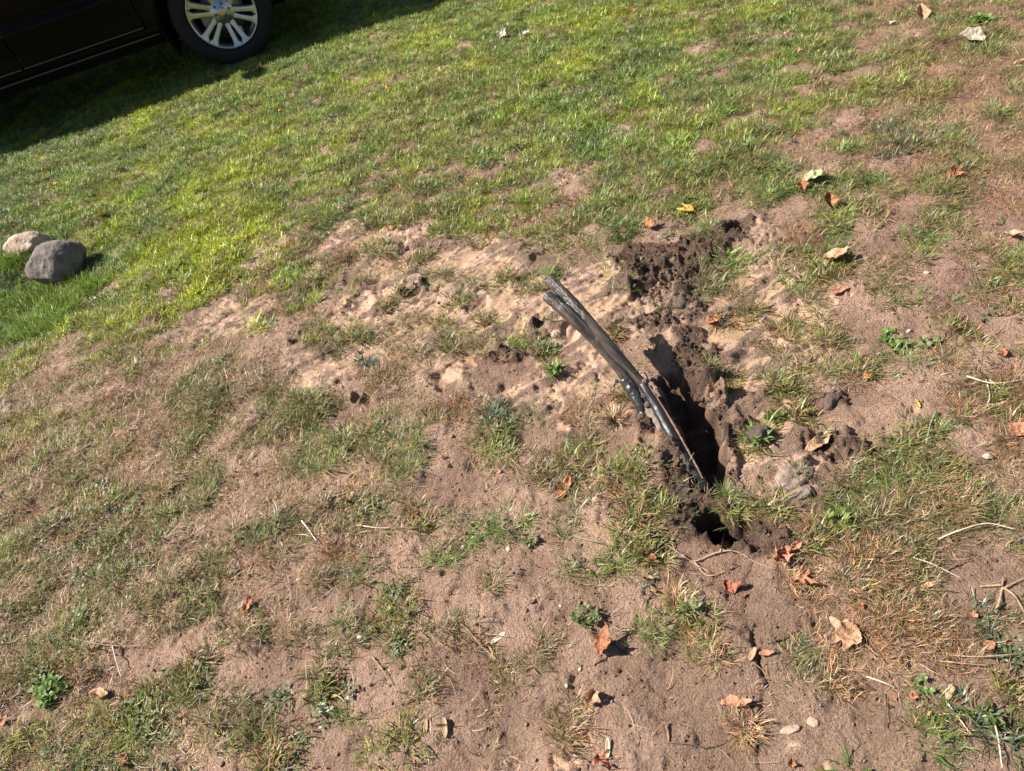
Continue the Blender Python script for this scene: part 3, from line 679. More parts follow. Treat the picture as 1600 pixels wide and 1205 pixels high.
# grain running along the pole: object-space noise is stretched along its own direction
d3 = (Vector(at(855, 440, .30)) - Vector(at(1000, 590, .09))).normalized()
for mm_ in (M_POLE, M_BLADE):
    mp = [n for n in mm_.node_tree.nodes if n.type == 'MAPPING'][0]
    mp.vector_type = 'TEXTURE'; q_ = d3.to_track_quat('X', 'Z'); mp.inputs['Rotation'].default_value = q_.to_euler(); mp.inputs['Scale'].default_value = (9, .8, .8)
uv_pole([(857, 436, .300), (893, 472, .262), (930, 514, .214), (966, 556, .158), (1000, 596, .105), (1012, 612, .085)], [.0185, .0185, .0175, .016, .0145, .013], M_POLE, 'pole_branch', seed=3)
uv_pole([(855, 462, .285), (892, 494, .245), (931, 531, .190), (967, 573, .135), (991, 610, .085)], [.0195, .0200, .0200, .0190, .0175], M_POLE, 'pole_branch', seed=5)
uv_pole([(976, 592, .112), (990, 614, .083), (1000, 632, .062), (1004, 645, .046)], [.0178, .0186, .0172, .012], M_BLK, 'black_sleeve', seed=7, wob=.16)
b_o = uv_pole([(1004, 600, .100), (1028, 640, .062), (1052, 684, .028), (1076, 726, -.006), (1100, 762, -.040), (1108, 776, -.075)], [.015, .0160, .0165, .0165, .0165, .016], M_BLADE, 'buried_shaft', seed=9)
uv_pole([(1014, 603, .104), (1036, 636, .070), (1062, 680, .038), (1086, 724, .004), (1098, 748, -.012)], [.002, .003, .0032, .003, .002], M_RUST, 'rusty_edge', seed=11, wob=.5)
M_MUDF = mat('caked_mud', (.27, .22, .175), .9, col2=(.16, .12, .09), scale=40, bump=.7, bscale=60)
uv_pole([(1008, 632, .060), (1022, 652, .042), (1034, 668, .028), (1042, 682, .014)], [.010, .018, .017, .008], M_MUDF, 'mud_caked_face', seed=13, wob=.2)
# crumbs of earth and a wire caught where the branches meet
o = link_mesh('wire_loop', *tube(spline([Vector(at(a, b, z)) - pole.location for a, b, z in [(992, 582, .13), (1000, 578, .145), (1009, 585, .14), (1014, 598, .10)]], 6), .0022, 6), M_BLK, pole)
rr = random.Random(4)
for k, (a, b, z) in enumerate([(1008, 596, .11), (1014, 608, .095), (1008, 618, .085), (1012, 632, .07), (1002, 650, .045), (1020, 620, .08)]):
    bm = rock_bm(.012, .010, .009, 60 + k, 3, .3, 8); bmesh.ops.translate(bm, verts=bm.verts, vec=Vector(at(a, b, z)) - pole.location); link_bm('earth_lump', bm, bpy.data.materials['clod_earth'], pole, True)

# ------------------------------------------------------------------ fallen leaves
def leaf_mesh(kind, L, seed, bend, fold, crump, rings=7, seg=64):
    rr = random.Random(seed); V = [(0, 0, 0)]; Fc = []
    lobes = {'maple': [(0, 1, .30), (.95, .82, .26), (-.95, .82, .26), (1.95, .55, .28), (-1.95, .55, .28)], 'poplar': None, 'oval': None, 'pod': None, 'scrap': [(0, .9, .5), (1.4, .7, .5), (-1.7, .8, .5), (2.8, .5, .5)]}[kind]
    for r in range(1, rings + 1):
        for s in range(seg):
            a = -math.pi + 2 * math.pi * s / seg; t = r / rings
            if lobes:
                q = .42
                for (c, h_, w_) in lobes:
                    d = abs((a - c + math.pi) % (2 * math.pi) - math.pi); q = max(q, .40 + (h_ - .40) * max(0, 1 - d / w_ / 1.25) ** .8)
                q *= 1 + .05 * math.sin(a * 17 + seed)
                x_, y_ = q * math.cos(a), q * math.sin(a)
            elif kind == 'poplar': x_, y_ = math.cos(a) * (1 if a * a < 2.4 else .85), .72 * math.sin(a) * (1 - .28 * math.cos(a))
            elif kind == 'oval': x_, y_ = math.cos(a), .38 * math.sin(a) * (1 - .2 * math.cos(a))
            else: x_, y_ = math.cos(a), .27 * math.sin(a)
            V.append((x_ * t * L / 2, y_ * t * L / 2, 0))
    for s in range(seg): Fc.append((0, 1 + s, 1 + (s + 1) % seg))
    for r in range(rings - 1):
        for s in range(seg):
            i = 1 + r * seg; Fc.append((i + s, i + seg + s, i + seg + (s + 1) % seg, i + (s + 1) % seg))
    V = np.array(V, float); x_, y_ = V[:, 0].copy(), V[:, 1].copy()
    z = abs(y_) * fold
    z += .0006 * np.cos(y_ / L * 60) * (kind != 'pod')
    if crump:
        z = z + crump * L * (perlin(x_ / L * 3 + seed, y_ / L * 3, seed) + .5 * perlin(x_ / L * 7, y_ / L * 7 + seed, seed + 1))
        x_ = x_ + crump * L * .5 * perlin(x_ / L * 4, y_ / L * 4 + seed, seed + 2); y_ = y_ + crump * L * .5 * perlin(x_ / L * 4 + 9, y_ / L * 4, seed + 3)
    if bend:
        Rb = L / bend; a = x_ / Rb; x2 = (Rb - z) * np.sin(a); z = Rb - (Rb - z) * np.cos(a); x_ = x2
        ax_ = rr.uniform(.3, .9); Rb = L / (bend * .7); yy_ = y_ + x_ * .4 * ax_; a = yy_ / Rb; z = z + Rb * (1 - np.cos(a)); y_ = Rb * np.sin(a) - x_ * .4 * ax_
    return np.stack([x_, y_, z], 1), Fc
LM = {}
def leaf_mat(c):
    if c not in LM:
        pal = dict(orange=((.60, .28, .11), (.42, .16, .07)), rust=((.46, .21, .10), (.26, .09, .04)), red=((.44, .17, .09), (.28, .09, .05)), tan=((.60, .38, .23), (.42, .24, .14)), salmon=((.62, .30, .18), (.42, .17, .10)),
                   pale=((.66, .58, .42), (.50, .42, .28)), white=((.75, .73, .68), (.6, .56, .5)), yellow=((.75, .55, .12), (.6, .38, .08)), green=((.45, .48, .26), (.35, .36, .18)), brown=((.30, .17, .10), (.17, .09, .05)), pod=((.50, .33, .18), (.38, .23, .12)))[c]
        m = mat(c + '_leaf', pal[0], .65, col2=pal[1], scale=55, bump=.35, bscale=120); t = m.node_tree; p = t.nodes['Principled BSDF']
        tr = t.nodes.new('ShaderNodeBsdfTranslucent'); tr.inputs[0].default_value = (*[min(1, q * 1.1) for q in pal[0]], 1); ms = t.nodes.new('ShaderNodeMixShader'); ms.inputs[0].default_value = .25
        t.links.new(p.outputs[0], ms.inputs[1]); t.links.new(tr.outputs[0], ms.inputs[2]); t.links.new(ms.outputs[0], t.nodes['Material Output'].inputs[0]); LM[c] = m
    return LM[c]
# px, py, length in map units, kind, colour, heading deg, bend, fold, crumple, lift(tilt), label
LV = [
 (947, 1012, 62, 'maple', 'rust', 50, 2.6, .5, .16, .25, 'large curled rust brown leaf standing up on bare soil, lower middle', 1),
 (1324, 1000, 70, 'maple', 'tan', 175, 1.0, .35, .15, -.05, 'large crumpled tan leaf with a long stem in the dead grass, lower right', 1),
 (1222, 876, 56, 'maple', 'salmon', 100, 2.6, .8, .22, .3, 'tall crumpled pinkish brown leaf standing right of the pit', 0),
 (1250, 911, 46, 'maple', 'salmon', -40, 1.2, .4, .20, .1, 'crumpled orange brown leaf just below the tall crumpled one', 0),
 (1241, 857, 26, 'oval', 'salmon', 10, 1.8, .8, .12, .1, 'small rolled orange leaf touching the top of the tall crumpled one', 0),
 (1143, 923, 34, 'scrap', 'red', 110, 1.6, .5, .25, .2, 'small dark red crumpled leaf below the pit', 0),
 (1163, 932, 12, 'scrap', 'red', 0, 1, .5, .2, .1, 'tiny red leaf scrap right of the dark red crumpled leaf', 0),
 (1139, 854, 28, 'oval', 'orange', -20, .9, .5, .1, .05, 'small bright orange leaf at the lower rim of the pit', 0),
 (1014, 872, 28, 'scrap', 'red', 60, 1.6, .5, .25, .2, 'red brown curled scrap of leaf under the green clump left of the pit', 0),
 (928, 1098, 42, 'maple', 'tan', 90, 1.8, .4, .28, .1, 'very crumpled pale orange leaf on soil below the large curled rust one', 0),
 (1152, 1102, 42, 'oval', 'salmon', -15, .9, .6, .08, .05, 'long narrow orange leaf lying on the soil near the bottom right crack', 0),
 (538, 786, 40, 'maple', 'tan', 10, 1.0, .4, .22, .05, 'crumpled pinkish tan leaf at the edge of the grass left of centre', 0),
 (882, 767, 40, 'oval', 'orange', 38, 1.2, .7, .10, .1, 'golden orange narrow leaf on smooth mud left of the green clump', 0),
 (940, 1192, 40, 'scrap', 'red', -50, 1.3, .5, .25, .15, 'torn red leaf at the very bottom edge', 0),
 (950, 1170, 24, 'pod', 'pale', 70, .5, .3, .03, .1, 'pale straw coloured seed pod above the torn red leaf', 0),
 (1041, 1145, 26, 'pod', 'brown', 80, .4, .3, .03, .05, 'flat brown seed pod on the bare soil near the bottom', 0),
 (696, 1138, 26, 'pod', 'pod', 85, .5, .3, .03, .05, 'upright golden seed pod near the bottom, right one of a pair', 0),
 (666, 1137, 20, 'pod', 'pod', 75, .4, .3, .03, .03, 'narrow tan seed pod, left one of a pair near the bottom', 0),
 (1015, 918, 24, 'pod', 'pod', -60, .4, .3, .03, .05, 'tan winged seed pod, lower one of two below the green clump', 0),
 (1012, 902, 18, 'pod', 'pod', -40, .4, .3, .03, .05, 'tan winged seed pod, upper one of two below the green clump', 0),
 (779, 998, 24, 'pod', 'pale', 20, .4, .3, .03, .05, 'pale seed pod on soil right of the spiky clump', 0),
 (1076, 333, 32, 'maple', 'yellow', 160, .6, .3, .12, .1, 'bright yellow leaf in the grass above the dug up soil', 0),
 (1016, 358, 28, 'maple', 'orange', 20, .9, .4, .2, .1, 'orange leaf on the grass edge above the dark soil', 0),
 (1306, 408, 38, 'poplar', 'tan', -5, 1.0, .3, .12, .15, 'pinkish tan leaf resting on a grass clump right of the mud', 0),
 (1293, 322, 26, 'poplar', 'rust', 80, 1.5, .8, .1, .5, 'upright rust red leaf half hidden in the grass', 0),
 (1253, 298, 26, 'scrap', 'rust', 60, 1.6, .6, .15, .3, 'curled rust brown leaf beside the pale green one', 0),
 (1272, 282, 28, 'poplar', 'green', 10, .8, .3, .15, .15, 'pale green dried leaf above the curled rust brown one', 0),
 (1489, 277, 30, 'maple', 'red', 10, 1.2, .4, .2, .15, 'bright red orange leaf on the dry grass at the upper right', 0),
 (1437, 32, 26, 'poplar', 'tan', 80, 1.4, .6, .1, .6, 'tan leaf standing upright with a dark shadow near the top', 0),
 (1393, 39, 13, 'scrap', 'pale', 0, .8, .4, .1, .1, 'small cream leaf scrap left of the upright tan leaf', 0),
 (1519, 63, 36, 'poplar', 'pale', 170, .8, .3, .10, .15, 'large cream white leaf in the grass near the top right corner', 0),
 (785, 59, 24, 'scrap', 'pale', 40, 1.2, .5, .12, .3, 'cream coloured folded leaf near the top middle, left of a pair', 0),
 (822, 57, 14, 'scrap', 'white', 0, 1.0, .4, .15, .2, 'small white leaf near the top middle, right of a pair', 0),
 (1586, 373, 28, 'oval', 'tan', -35, 1.0, .7, .12, .15, 'whitish pink leaf at the right edge', 0),
 (1311, 458, 24, 'oval', 'salmon', -5, .6, .4, .08, .05, 'flat orange pink leaf on bare soil below the grass clump', 0),
 (1115, 498, 22, 'poplar', 'orange', 10, .8, .4, .15, .1, 'small bright orange leaf on the smooth mud right of the dark clods', 0),
 (1282, 687, 46, 'oval', 'tan', 22, .9, .7, .12, .1, 'long tan orange leaf lying over dark soil right of the trench', 0),
 (1433, 632, 14, 'oval', 'yellow', 75, .5, .4, .03, .1, 'tiny yellow leaf on the bare soil at right', 0),
 (1592, 674, 28, 'poplar', 'salmon', 10, .7, .3, .1, .1, 'salmon orange leaf cut by the right edge', 0),
 (1583, 696, 15, 'oval', 'tan', -10, .7, .5, .08, .1, 'small tan leaf just below the salmon orange one', 0),
 (1539, 636, 20, 'pod', 'pale', -15, .4, .3, .03, .05, 'pale pinkish seed pod on soil near the right edge', 0),
 (610, 360, 12, 'scrap', 'orange', 60, 1.0, .5, .2, .3, 'tiny orange leaf at the upper edge of the mud', 0),
 (693, 717, 13, 'scrap', 'red', 0, 1.2, .5, .2, .2, 'tiny red leaf at the edge of the clump left of centre', 0),
 (780, 739, 13, 'scrap', 'salmon', 60, 1.2, .5, .2, .3, 'tiny pink orange leaf scrap on bare soil in the middle', 0),
 (389, 946, 24, 'oval', 'orange', 60, 1.2, .6, .12, .2, 'golden brown curled leaf in the grass at lower left', 0),
 (197, 1190, 28, 'scrap', 'red', 30, 1.4, .5, .2, .2, 'dark red leaf among white speckled weeds at the bottom left', 0),
 (160, 1089, 38, 'oval', 'tan', -25, 1.8, 1.1, .1, .1, 'long twisted brown leaf in the weeds at lower left', 0),
 (286, 1128, 22, 'scrap', 'tan', 50, 1.2, .5, .2, .2, 'tan and brown leaf right of the leafy weeds at lower left', 0),
 (6, 1130, 20, 'scrap', 'salmon', 60, .8, .4, .15, .1, 'orange leaf cut by the left edge', 0),
 (508, 1109, 26, 'oval', 'white', -48, .7, .4, .10, .15, 'white petal like scrap on bare soil at the bottom left', 0),
 (1177, 1024, 20, 'oval', 'tan', 40, .8, .5, .1, .1, 'small tan orange leaf, left of two touching ones above the crack', 0),
 (1198, 1022, 20, 'oval', 'salmon', -15, .8, .5, .1, .1, 'small brown orange leaf, right of two touching ones above the crack', 0),
 (1427, 1090, 18, 'scrap', 'orange', 60, 1.2, .5, .2, .15, 'small vivid orange leaf by a dark clod at the lower right', 0),
 (1449, 1116, 15, 'scrap', 'orange', 100, 1.2, .6, .2, .2, 'small orange red leaf below the vivid orange one', 0),
 (1397, 1092, 11, 'scrap', 'salmon', 10, .8, .5, .15, .1, 'faint orange leaf scrap left of the vivid orange one', 0),
 (1427, 950, 23, 'oval', 'pale', 100, .9, .6, .1, .3, 'cream yellow leaf standing in the dead grass at the right', 0),
 (1452, 917, 21, 'oval', 'tan', -5, .6, .5, .1, .05, 'thin brown orange leaf above the cream yellow one', 0),
 (1345, 947, 16, 'scrap', 'rust', 0, 1.2, .5, .2, .2, 'small rust leaf in the grass above the big crumpled tan leaf', 0),
 (1333, 963, 14, 'scrap', 'salmon', 0, 1.2, .5, .2, .2, 'small pink orange leaf touching the top of the big crumpled tan leaf', 0),
 (1546, 1011, 17, 'poplar', 'orange', 10, 1.2, .6, .1, .2, 'small orange leaf under the bluish grass clump at the right edge', 0),
 (1521, 963, 17, 'scrap', 'salmon', 40, 1.0, .5, .2, .2, 'pinkish leaf scrap left of the bluish grass clump', 0),
 (1236, 1195, 18, 'scrap', 'rust', 70, 1.2, .5, .2, .2, 'rust leaf fragment at the bottom edge right of the crack', 0),
 (141, 171, 16, 'oval', 'green', 0, .8, .3, .1, .1, 'pale leaf lying in the shadow beside the car', 0),
 (343, 112, 18, 'oval', 'brown', 5, .8, .5, .1, .1, 'thin brown leaf in the shade under the wheel', 0),
 (403, 110, 17, 'oval', 'orange', 35, .8, .5, .1, .2, 'thin orange leaf at the edge of the shadow of the car', 0),
 (438, 178, 10, 'scrap', 'orange', 0, .8, .5, .1, .3, 'tiny orange leaf in the lawn below the front wheel', 0),
 (605, 142, 9, 'scrap', 'orange', 80, .8, .5, .1, .3, 'tiny orange leaf in the lawn at the upper middle', 0),
 (89, 292, 10, 'scrap', 'salmon', 0, .8, .5, .1, .3, 'tiny pink orange leaf in the lawn above the boulders', 0),
 (880, 288, 10, 'scrap', 'orange', 80, .8, .5, .1, .3, 'tiny orange leaf in the lawn above the pole tips', 0),
 (990, 22, 10, 'scrap', 'red', 80, .8, .5, .1, .3, 'tiny red leaf in the lawn at the top middle', 0),
 (1230, 58, 14, 'scrap', 'salmon', 20, .8, .5, .1, .3, 'small pink leaf in the lawn left of the bare reddish patch', 0),
 (1247, 84, 13, 'scrap', 'tan', 50, .8, .5, .1, .3, 'small tan leaf below the small pink one in the lawn', 0),
 (1593, 100, 16, 'oval', 'salmon', 0, .8, .5, .1, .1, 'thin salmon leaf at the right edge below the cream white leaf', 0),
 (1567, 555, 18, 'scrap', 'red', 60, 1.2, .5, .2, .2, 'small dark red leaf in dead grass near the right edge', 0),
 (1352, 592, 20, 'maple', 'orange', 0, .8, .5, .2, .1, 'small brown orange leaf under the grass tuft at right of the mud', 0),
 (163, 343, 16, 'oval', 'yellow', -50, .8, .3, .1, .5, 'bright yellow green leaf standing in the lawn above the boulders', 0)]
for k, (px, py, Lp, kind, c, hd, bend, fold, cr_, tilt, lab, stem) in enumerate(LV):
    g = on_ground(px, py); z = g.y * FW[1] + (g.z - CAM_H) * FW[2]; L = Lp * z / F_PX * 1.2
    V, Fc = leaf_mesh(kind, L, k + 3, bend, fold, cr_ * 1.15, 7 if Lp > 20 else 4, 64 if Lp > 20 else 28)
    Rm = (Matrix.Rotation(math.radians(hd), 3, 'Z') @ Matrix.Rotation(-tilt * 1.2, 3, 'Y') @ Matrix.Rotation((k * 37 % 10 - 5) * (.01 if kind == 'pod' else .07), 3, 'X'))
    V = V @ np.array(Rm).T; V[:, 2] -= V[:, 2].min() - .001
    gr_ = samp(G_, np.array([px]), np.array([py]))[0]; lift = .006 + .010 * gr_ if py < 480 else (.016 if Lp == 70 else .002)
    pod = kind == 'pod'
    o = link_mesh('seed_pod' if pod else 'fallen_leaf', V, Fc, leaf_mat(c)); o.location = (g.x, g.y, g.z + lift)
    tag(o, lab, 'seed pod' if pod else 'leaf', 'seed pods on the soil' if pod else 'fallen leaves scattered over the yard')
    sf = o.modifiers.new('thick', 'SOLIDIFY'); sf.thickness = .0016 if pod else .0005
    if stem:
        e = Vector(V[np.argmin(V @ np.array(Rm)[:, 0])]) if k != 1 else Vector((.012, -.004, .006))
        dv = (Vector(at(*((1376, 1040) if k == 1 else (905, 1062)))) - g); dv.z = 0
        if k != 1: dv = (Rm @ Vector((-1, .2, -.1))).normalized() * .03
        link_mesh('stem', *tube(spline([e, e + dv * .4 + Vector((0, 0, .004)), e + dv * .95 + Vector((0, 0, .001))], 5), [.0011] * 11, 6), leaf_mat('tan'), o)
# peanut shell
g = on_ground(1485, 1083); V, Fc = tube([Vector((-.017 + .002 * i, .0015 * math.sin(i * .5), .006)) for i in range(18)], [.002, .005, .0065, .0072, .0074, .007, .006, .0052, .005, .0052, .006, .0068, .0072, .0070, .0064, .0055, .004, .0015], 14)
o = link_mesh('nut_shell', V, Fc, mat('shell', (.55, .38, .22), .8, col2=(.42, .27, .15), scale=200, bump=.8, bscale=300)); o.location = g; o.rotation_euler = (0, 0, .75)
tag(o, 'tan waisted nut shell lying on the soil at the lower right', 'nut shell')

# ------------------------------------------------------------------ twigs, roots and stalks
M_TW = mat('dry_twig', (.40, .27, .18), .8, col2=(.25, .16, .10), scale=80, bump=.4); M_ST = mat('pale_stalk', (.62, .52, .38), .7, col2=(.45, .36, .24), scale=60); M_WS = mat('white_stalk', (.78, .74, .68), .6); M_DT = mat('dark_twig', (.17, .11, .085), .8, col2=(.10, .07, .05), scale=80)
def stick(name, branches, r, m, lab, cat, up=.006, seed=1):
    """branches: lists of map points; the first is the thing, the others are parts"""
    root = None; rn = random.Random(seed)
    for i, br in enumerate(branches):
        pts = []
        for j, (a, b) in enumerate(br):
            g = on_ground(a, b); g.z += up + rn.uniform(-.002, .006); pts.append(g)
        if root is None: base = pts[0].copy()
        S = spline([p - base for p in pts], 6); rad = np.linspace(r, r * .45, len(S)) * (1 if i == 0 else .8)
        V, Fc = tube(S, list(rad), 8, seed=i, wob=.15); o = link_mesh(name if root is None else 'branch', V, Fc, m)
        if root is None: root = o; o.location = base; tag(o, lab, cat, 'twigs and stalks on the ground')
        else: o.parent = root
stick('twig', [[(1555, 960), (1562, 935), (1566, 905)], [(1566, 920), (1585, 935), (1600, 962), (1608, 985)], [(1565, 918), (1530, 918)], [(1566, 922), (1600, 906)]], .0035, M_TW, 'forked tan twig on bare soil at the right edge', 'twig')
stick('stalk', [[(474, 817), (486, 833), (498, 850)]], .0019, M_WS, 'thin white stalk slanting over the soil left of centre', 'stalk', .012)
stick('twig', [[(496, 1132), (540, 1126), (590, 1122)]], .0016, M_DT, 'thin straight dark twig near the bottom left', 'twig', .003)
stick('stalk', [[(1425, 873), (1455, 885), (1502, 908)]], .0019, M_ST, 'long straight pale stalk pointing right from the coarse grass', 'stalk')
stick('stalk', [[(1462, 848), (1495, 836), (1540, 824), (1585, 832)]], .0022, M_ST, 'long pale green runner in the grass at the right', 'stalk', .012)
stick('twig', [[(1479, 893), (1500, 882), (1515, 876)]], .0020, M_DT, 'short brown twig below the pale runner at the right', 'twig')
stick('root', [[(1065, 868), (1085, 880), (1115, 868), (1140, 862), (1160, 868), (1180, 880), (1210, 892)], [(1085, 880), (1105, 900), (1130, 895), (1150, 885)]], .0026, M_TW, 'bare tan root looping over the soil under the pit', 'root', .004)
stick('root', [[(1030, 845), (1055, 862), (1080, 880), (1110, 895)], [(1055, 862), (1050, 845), (1060, 832)]], .0024, M_TW, 'crooked root left of the looping one below the pit', 'root', .003)
stick('stalk', [[(1126, 868), (1132, 850), (1143, 830)]], .0018, M_ST, 'short pale stalk crossing the orange leaf at the pit', 'stalk', .02)
stick('stalk', [[(1480, 1025), (1530, 1030), (1600, 1024)]], .0020, M_TW, 'long thin orange brown stalk running to the right edge, upper of two', 'stalk')
stick('stalk', [[(1465, 1034), (1500, 1040), (1545, 1043)]], .0018, M_TW, 'thin brown stalk below the long orange brown one', 'stalk')
stick('stalk', [[(1543, 1112), (1555, 1150), (1563, 1205)]], .0024, M_ST, 'long straw coloured stalk running to the bottom right edge', 'stalk', .012)
stick('stalk', [[(1478, 1098), (1500, 1130), (1515, 1150)]], .0019, M_ST, 'thin pale stalk below the nut shell', 'stalk')
stick('stalk', [[(1354, 1059), (1380, 1070), (1398, 1078)]], .0018, M_ST, 'short pale stalk below the big crumpled tan leaf', 'stalk')
stick('twig', [[(1202, 1006), (1225, 997), (1252, 985)]], .0017, M_DT, 'thin dark twig on soil below the orange brown leaf', 'twig', .004)
stick('twig', [[(1382, 1085), (1384, 1110), (1380, 1138)]], .0018, M_DT, 'short dark upright twig on the soil at the lower right', 'twig', .003)
stick('twig', [[(716, 972), (735, 990), (760, 1018), (795, 1045)], [(735, 990), (760, 992), (798, 998)]], .0022, M_TW, 'branching brown twig right of the spiky grass clump', 'twig', .005)
stick('twig', [[(583, 1028), (600, 1050), (612, 1072)]], .0018, M_TW, 'thin tan twig below the spiky grass clump', 'twig', .003)
stick('twig', [[(560, 822), (590, 828), (612, 828)], [(590, 800), (560, 806)]], .0020, M_ST, 'pale split stalk on soil below the crumpled tan leaf', 'stalk', .006)
stick('twig', [[(182, 1014), (190, 1040), (198, 1065)]], .0018, M_ST, 'pale stalk in the weeds at lower left', 'stalk', .02)
stick('stalk', [[(115, 1000), (170, 1012), (235, 1014)], [(170, 1012), (200, 1000)]], .0018, M_TW, 'thin tan runner stretched across the lower left grass', 'stalk', .012)
stick('stalk', [[(895, 838), (925, 848), (965, 856)], [(925, 870), (950, 878), (975, 884)]], .0020, mat('green_runner', (.20, .24, .12), .7), 'pale green runner creeping over bare soil under the green clump', 'stalk', .004)
stick('stalk', [[(1510, 590), (1550, 604), (1598, 598)], [(1540, 596), (1545, 625), (1535, 650)], [(1545, 598), (1570, 620)]], .0026, M_ST, 'pale branching runner at the right edge', 'stalk', .008)
stick('stalk', [[(1462, 645), (1452, 670), (1446, 700)]], .0026, mat('green_stem', (.24, .27, .14), .6), 'pale green runner linking two grass clumps at the right', 'stalk', .008)
stick('stalk', [[(1040, 1160), (1080, 1165), (1105, 1170), (1150, 1150)]], .0015, M_DT, 'thin dark rootlet across bare soil near the bottom', 'root', .002)

# ------------------------------------------------------------------ weeds
def leaf_piece(V, Fc, base, az, L, wd, lean, bend, n=5):
    i0 = len(V); p = Vector(base)
    for k in range(n + 1):
        t = k / n; th = lean + bend * t; d = Vector((math.sin(th) * math.cos(az), math.sin(th) * math.sin(az), math.cos(th))); s = Vector((-math.sin(az), math.cos(az), 0)); wk = wd * math.sin(math.pi * min(.97, (.08 + t * .92))) ** .8 / 2
        V += [p - s * wk + Vector((0, 0, wk * .25)), p.copy(), p + s * wk + Vector((0, 0, wk * .25))]; p = p + d * (L / n)
    for k in range(n):
        a = i0 + 3 * k; Fc += [(a, a + 1, a + 4, a + 3), (a + 1, a + 2, a + 5, a + 4)]
WM = {}
def weed(px, py, r, n, Ll, wd, h_, c, lab, seed, arch='rosette'):
    g = on_ground(px, py); rn = random.Random(seed); e = empty('weed', g); tag(e, lab, 'weed', 'broad-leaved weeds in the yard')
    V, Fc, SV, SF = [], [], [], []
    for k in range(int(n * .6) + 2):
        az = rn.uniform(0, 6.283); q = r * 1.15 * math.sqrt(rn.random()); tip = Vector((q * math.cos(az), q * math.sin(az), h_ * (1 - .6 * q / r) * rn.uniform(.5, 1.1) + .004))
        a, b = tube([Vector((tip.x * .1, tip.y * .1, -.004)), tip * .5 + Vector((0, 0, .004)), tip], .0008, 5, False); o_ = len(SV); SV += a; SF += [[i + o_ for i in f] for f in b]
        for m_ in range(4 if arch == 'leafy' else 1):
            leaf_piece(V, Fc, tip * rn.uniform(.7, 1) if arch == 'leafy' else tip * .2, az + (rn.uniform(-2.5, 2.5) if arch == 'leafy' else 0), Ll * rn.uniform(.6, 1.2), wd * rn.uniform(.7, 1.2), rn.uniform(.5, 1.3) if arch == 'leafy' else rn.uniform(.3, 1.1), rn.uniform(.2, .9))
    if c not in WM:
        m = mat('weed_leaf_%d' % len(WM), c, .5, var=.4, scale=40); t = m.node_tree; p = t.nodes['Principled BSDF']; tr = t.nodes.new('ShaderNodeBsdfTranslucent'); tr.inputs[0].default_value = (c[0] * 1.5, c[1] * 1.4, c[2], 1); ms = t.nodes.new('ShaderNodeMixShader'); ms.inputs[0].default_value = .3
        t.links.new(p.outputs[0], ms.inputs[1]); t.links.new(tr.outputs[0], ms.inputs[2]); t.links.new(ms.outputs[0], t.nodes['Material Output'].inputs[0]); WM[c] = m
    link_mesh('foliage', V, Fc, WM[c], e); link_mesh('stem', SV, SF, WM[c], e)
BG = (.17, .27, .06); DG = (.13, .18, .045); PG = (.21, .25, .10)
weed(1388, 530, .030, 26, .013, .008, .02, BG, 'small bright green weed, upper end of the leafy pair on bare soil at right', 1, 'leafy')
weed(1408, 548, .035, 34, .013, .008, .02, BG, 'bright green leafy weed, lower and larger of the pair on bare soil at right', 2, 'leafy')
weed(1447, 540, .030, 10, .018, .014, .01, PG, 'round-leaved pale green weed right of the bright leafy pair', 3, 'leafy')
weed(866, 583, .025, 34, .016, .007, .03, BG, 'small bright green feathery weed in the mud left of the pole', 4, 'leafy')
weed(854, 548, .035, 40, .016, .007, .03, PG, 'pale green feathery weed above the small bright one, beside the pole', 5, 'leafy')
weed(85, 1078, .048, 50, .024, .012, .03, BG, 'lush green leafy weed near the lower left corner', 6, 'leafy')
weed(66, 1058, .030, 24, .014, .008, .02, PG, 'grey green weed above the lush leafy one at lower left', 7, 'leafy')
weed(215, 1112, .050, 40, .016, .010, .02, DG, 'dark green weed with small leaves right of the twisted brown leaf', 8, 'leafy')
weed(232, 1130, .035, 30, .012, .007, .02, PG, 'pale speckled weed below the dark green one at lower left', 9, 'leafy')
weed(826, 848, .022, 24, .010, .006, .02, PG, 'small grey green weed on bare soil left of the big green clump', 10, 'leafy')
weed(917, 968, .030, 44, .014, .005, .03, (.16, .20, .07), 'grey green bushy weed just above the large curled leaf', 11, 'leafy')
weed(1078, 960, .022, 16, .024, .006, .03, PG, 'slender upright green weed on bare soil below the pit', 12, 'leafy')
weed(1528, 38, .060, 60, .022, .016, .04, BG, 'leafy bright green weed near the top right corner', 13, 'leafy')
weed(1128, 765, .012, 5, .075, .013, .01, (.30, .42, .08), 'single tall broad bright green blade at the foot of the pole', 14)
weed(1215, 660, .035, 22, .022, .008, .03, DG, 'green weed growing on the soil block right of the trench', 15, 'leafy')
weed(1185, 690, .030, 16, .030, .006, .03, BG, 'grassy weed at the foot of the soil block right of the trench', 16, 'leafy')
weed(1135, 805, .030, 12, .040, .008, .01, BG, 'small green sprout hanging over the pit', 17)
weed(1310, 820, .030, 20, .020, .006, .04, (.24, .32, .07), 'yellow green weed with tiny buds right of the pit', 18, 'leafy')
weed(1025, 545, .030, 12, .050, .006, .03, DG, 'grass sprout standing in the shadow of the pole tips', 19)
weed(1535, 1125, .030, 24, .014, .007, .03, DG, 'dark bluish green weed near the bottom right corner', 20, 'leafy')
weed(1438, 1070, .02, 12, .010, .006, .01, BG, 'tiny green weed above the vivid orange leaf', 21, 'leafy')
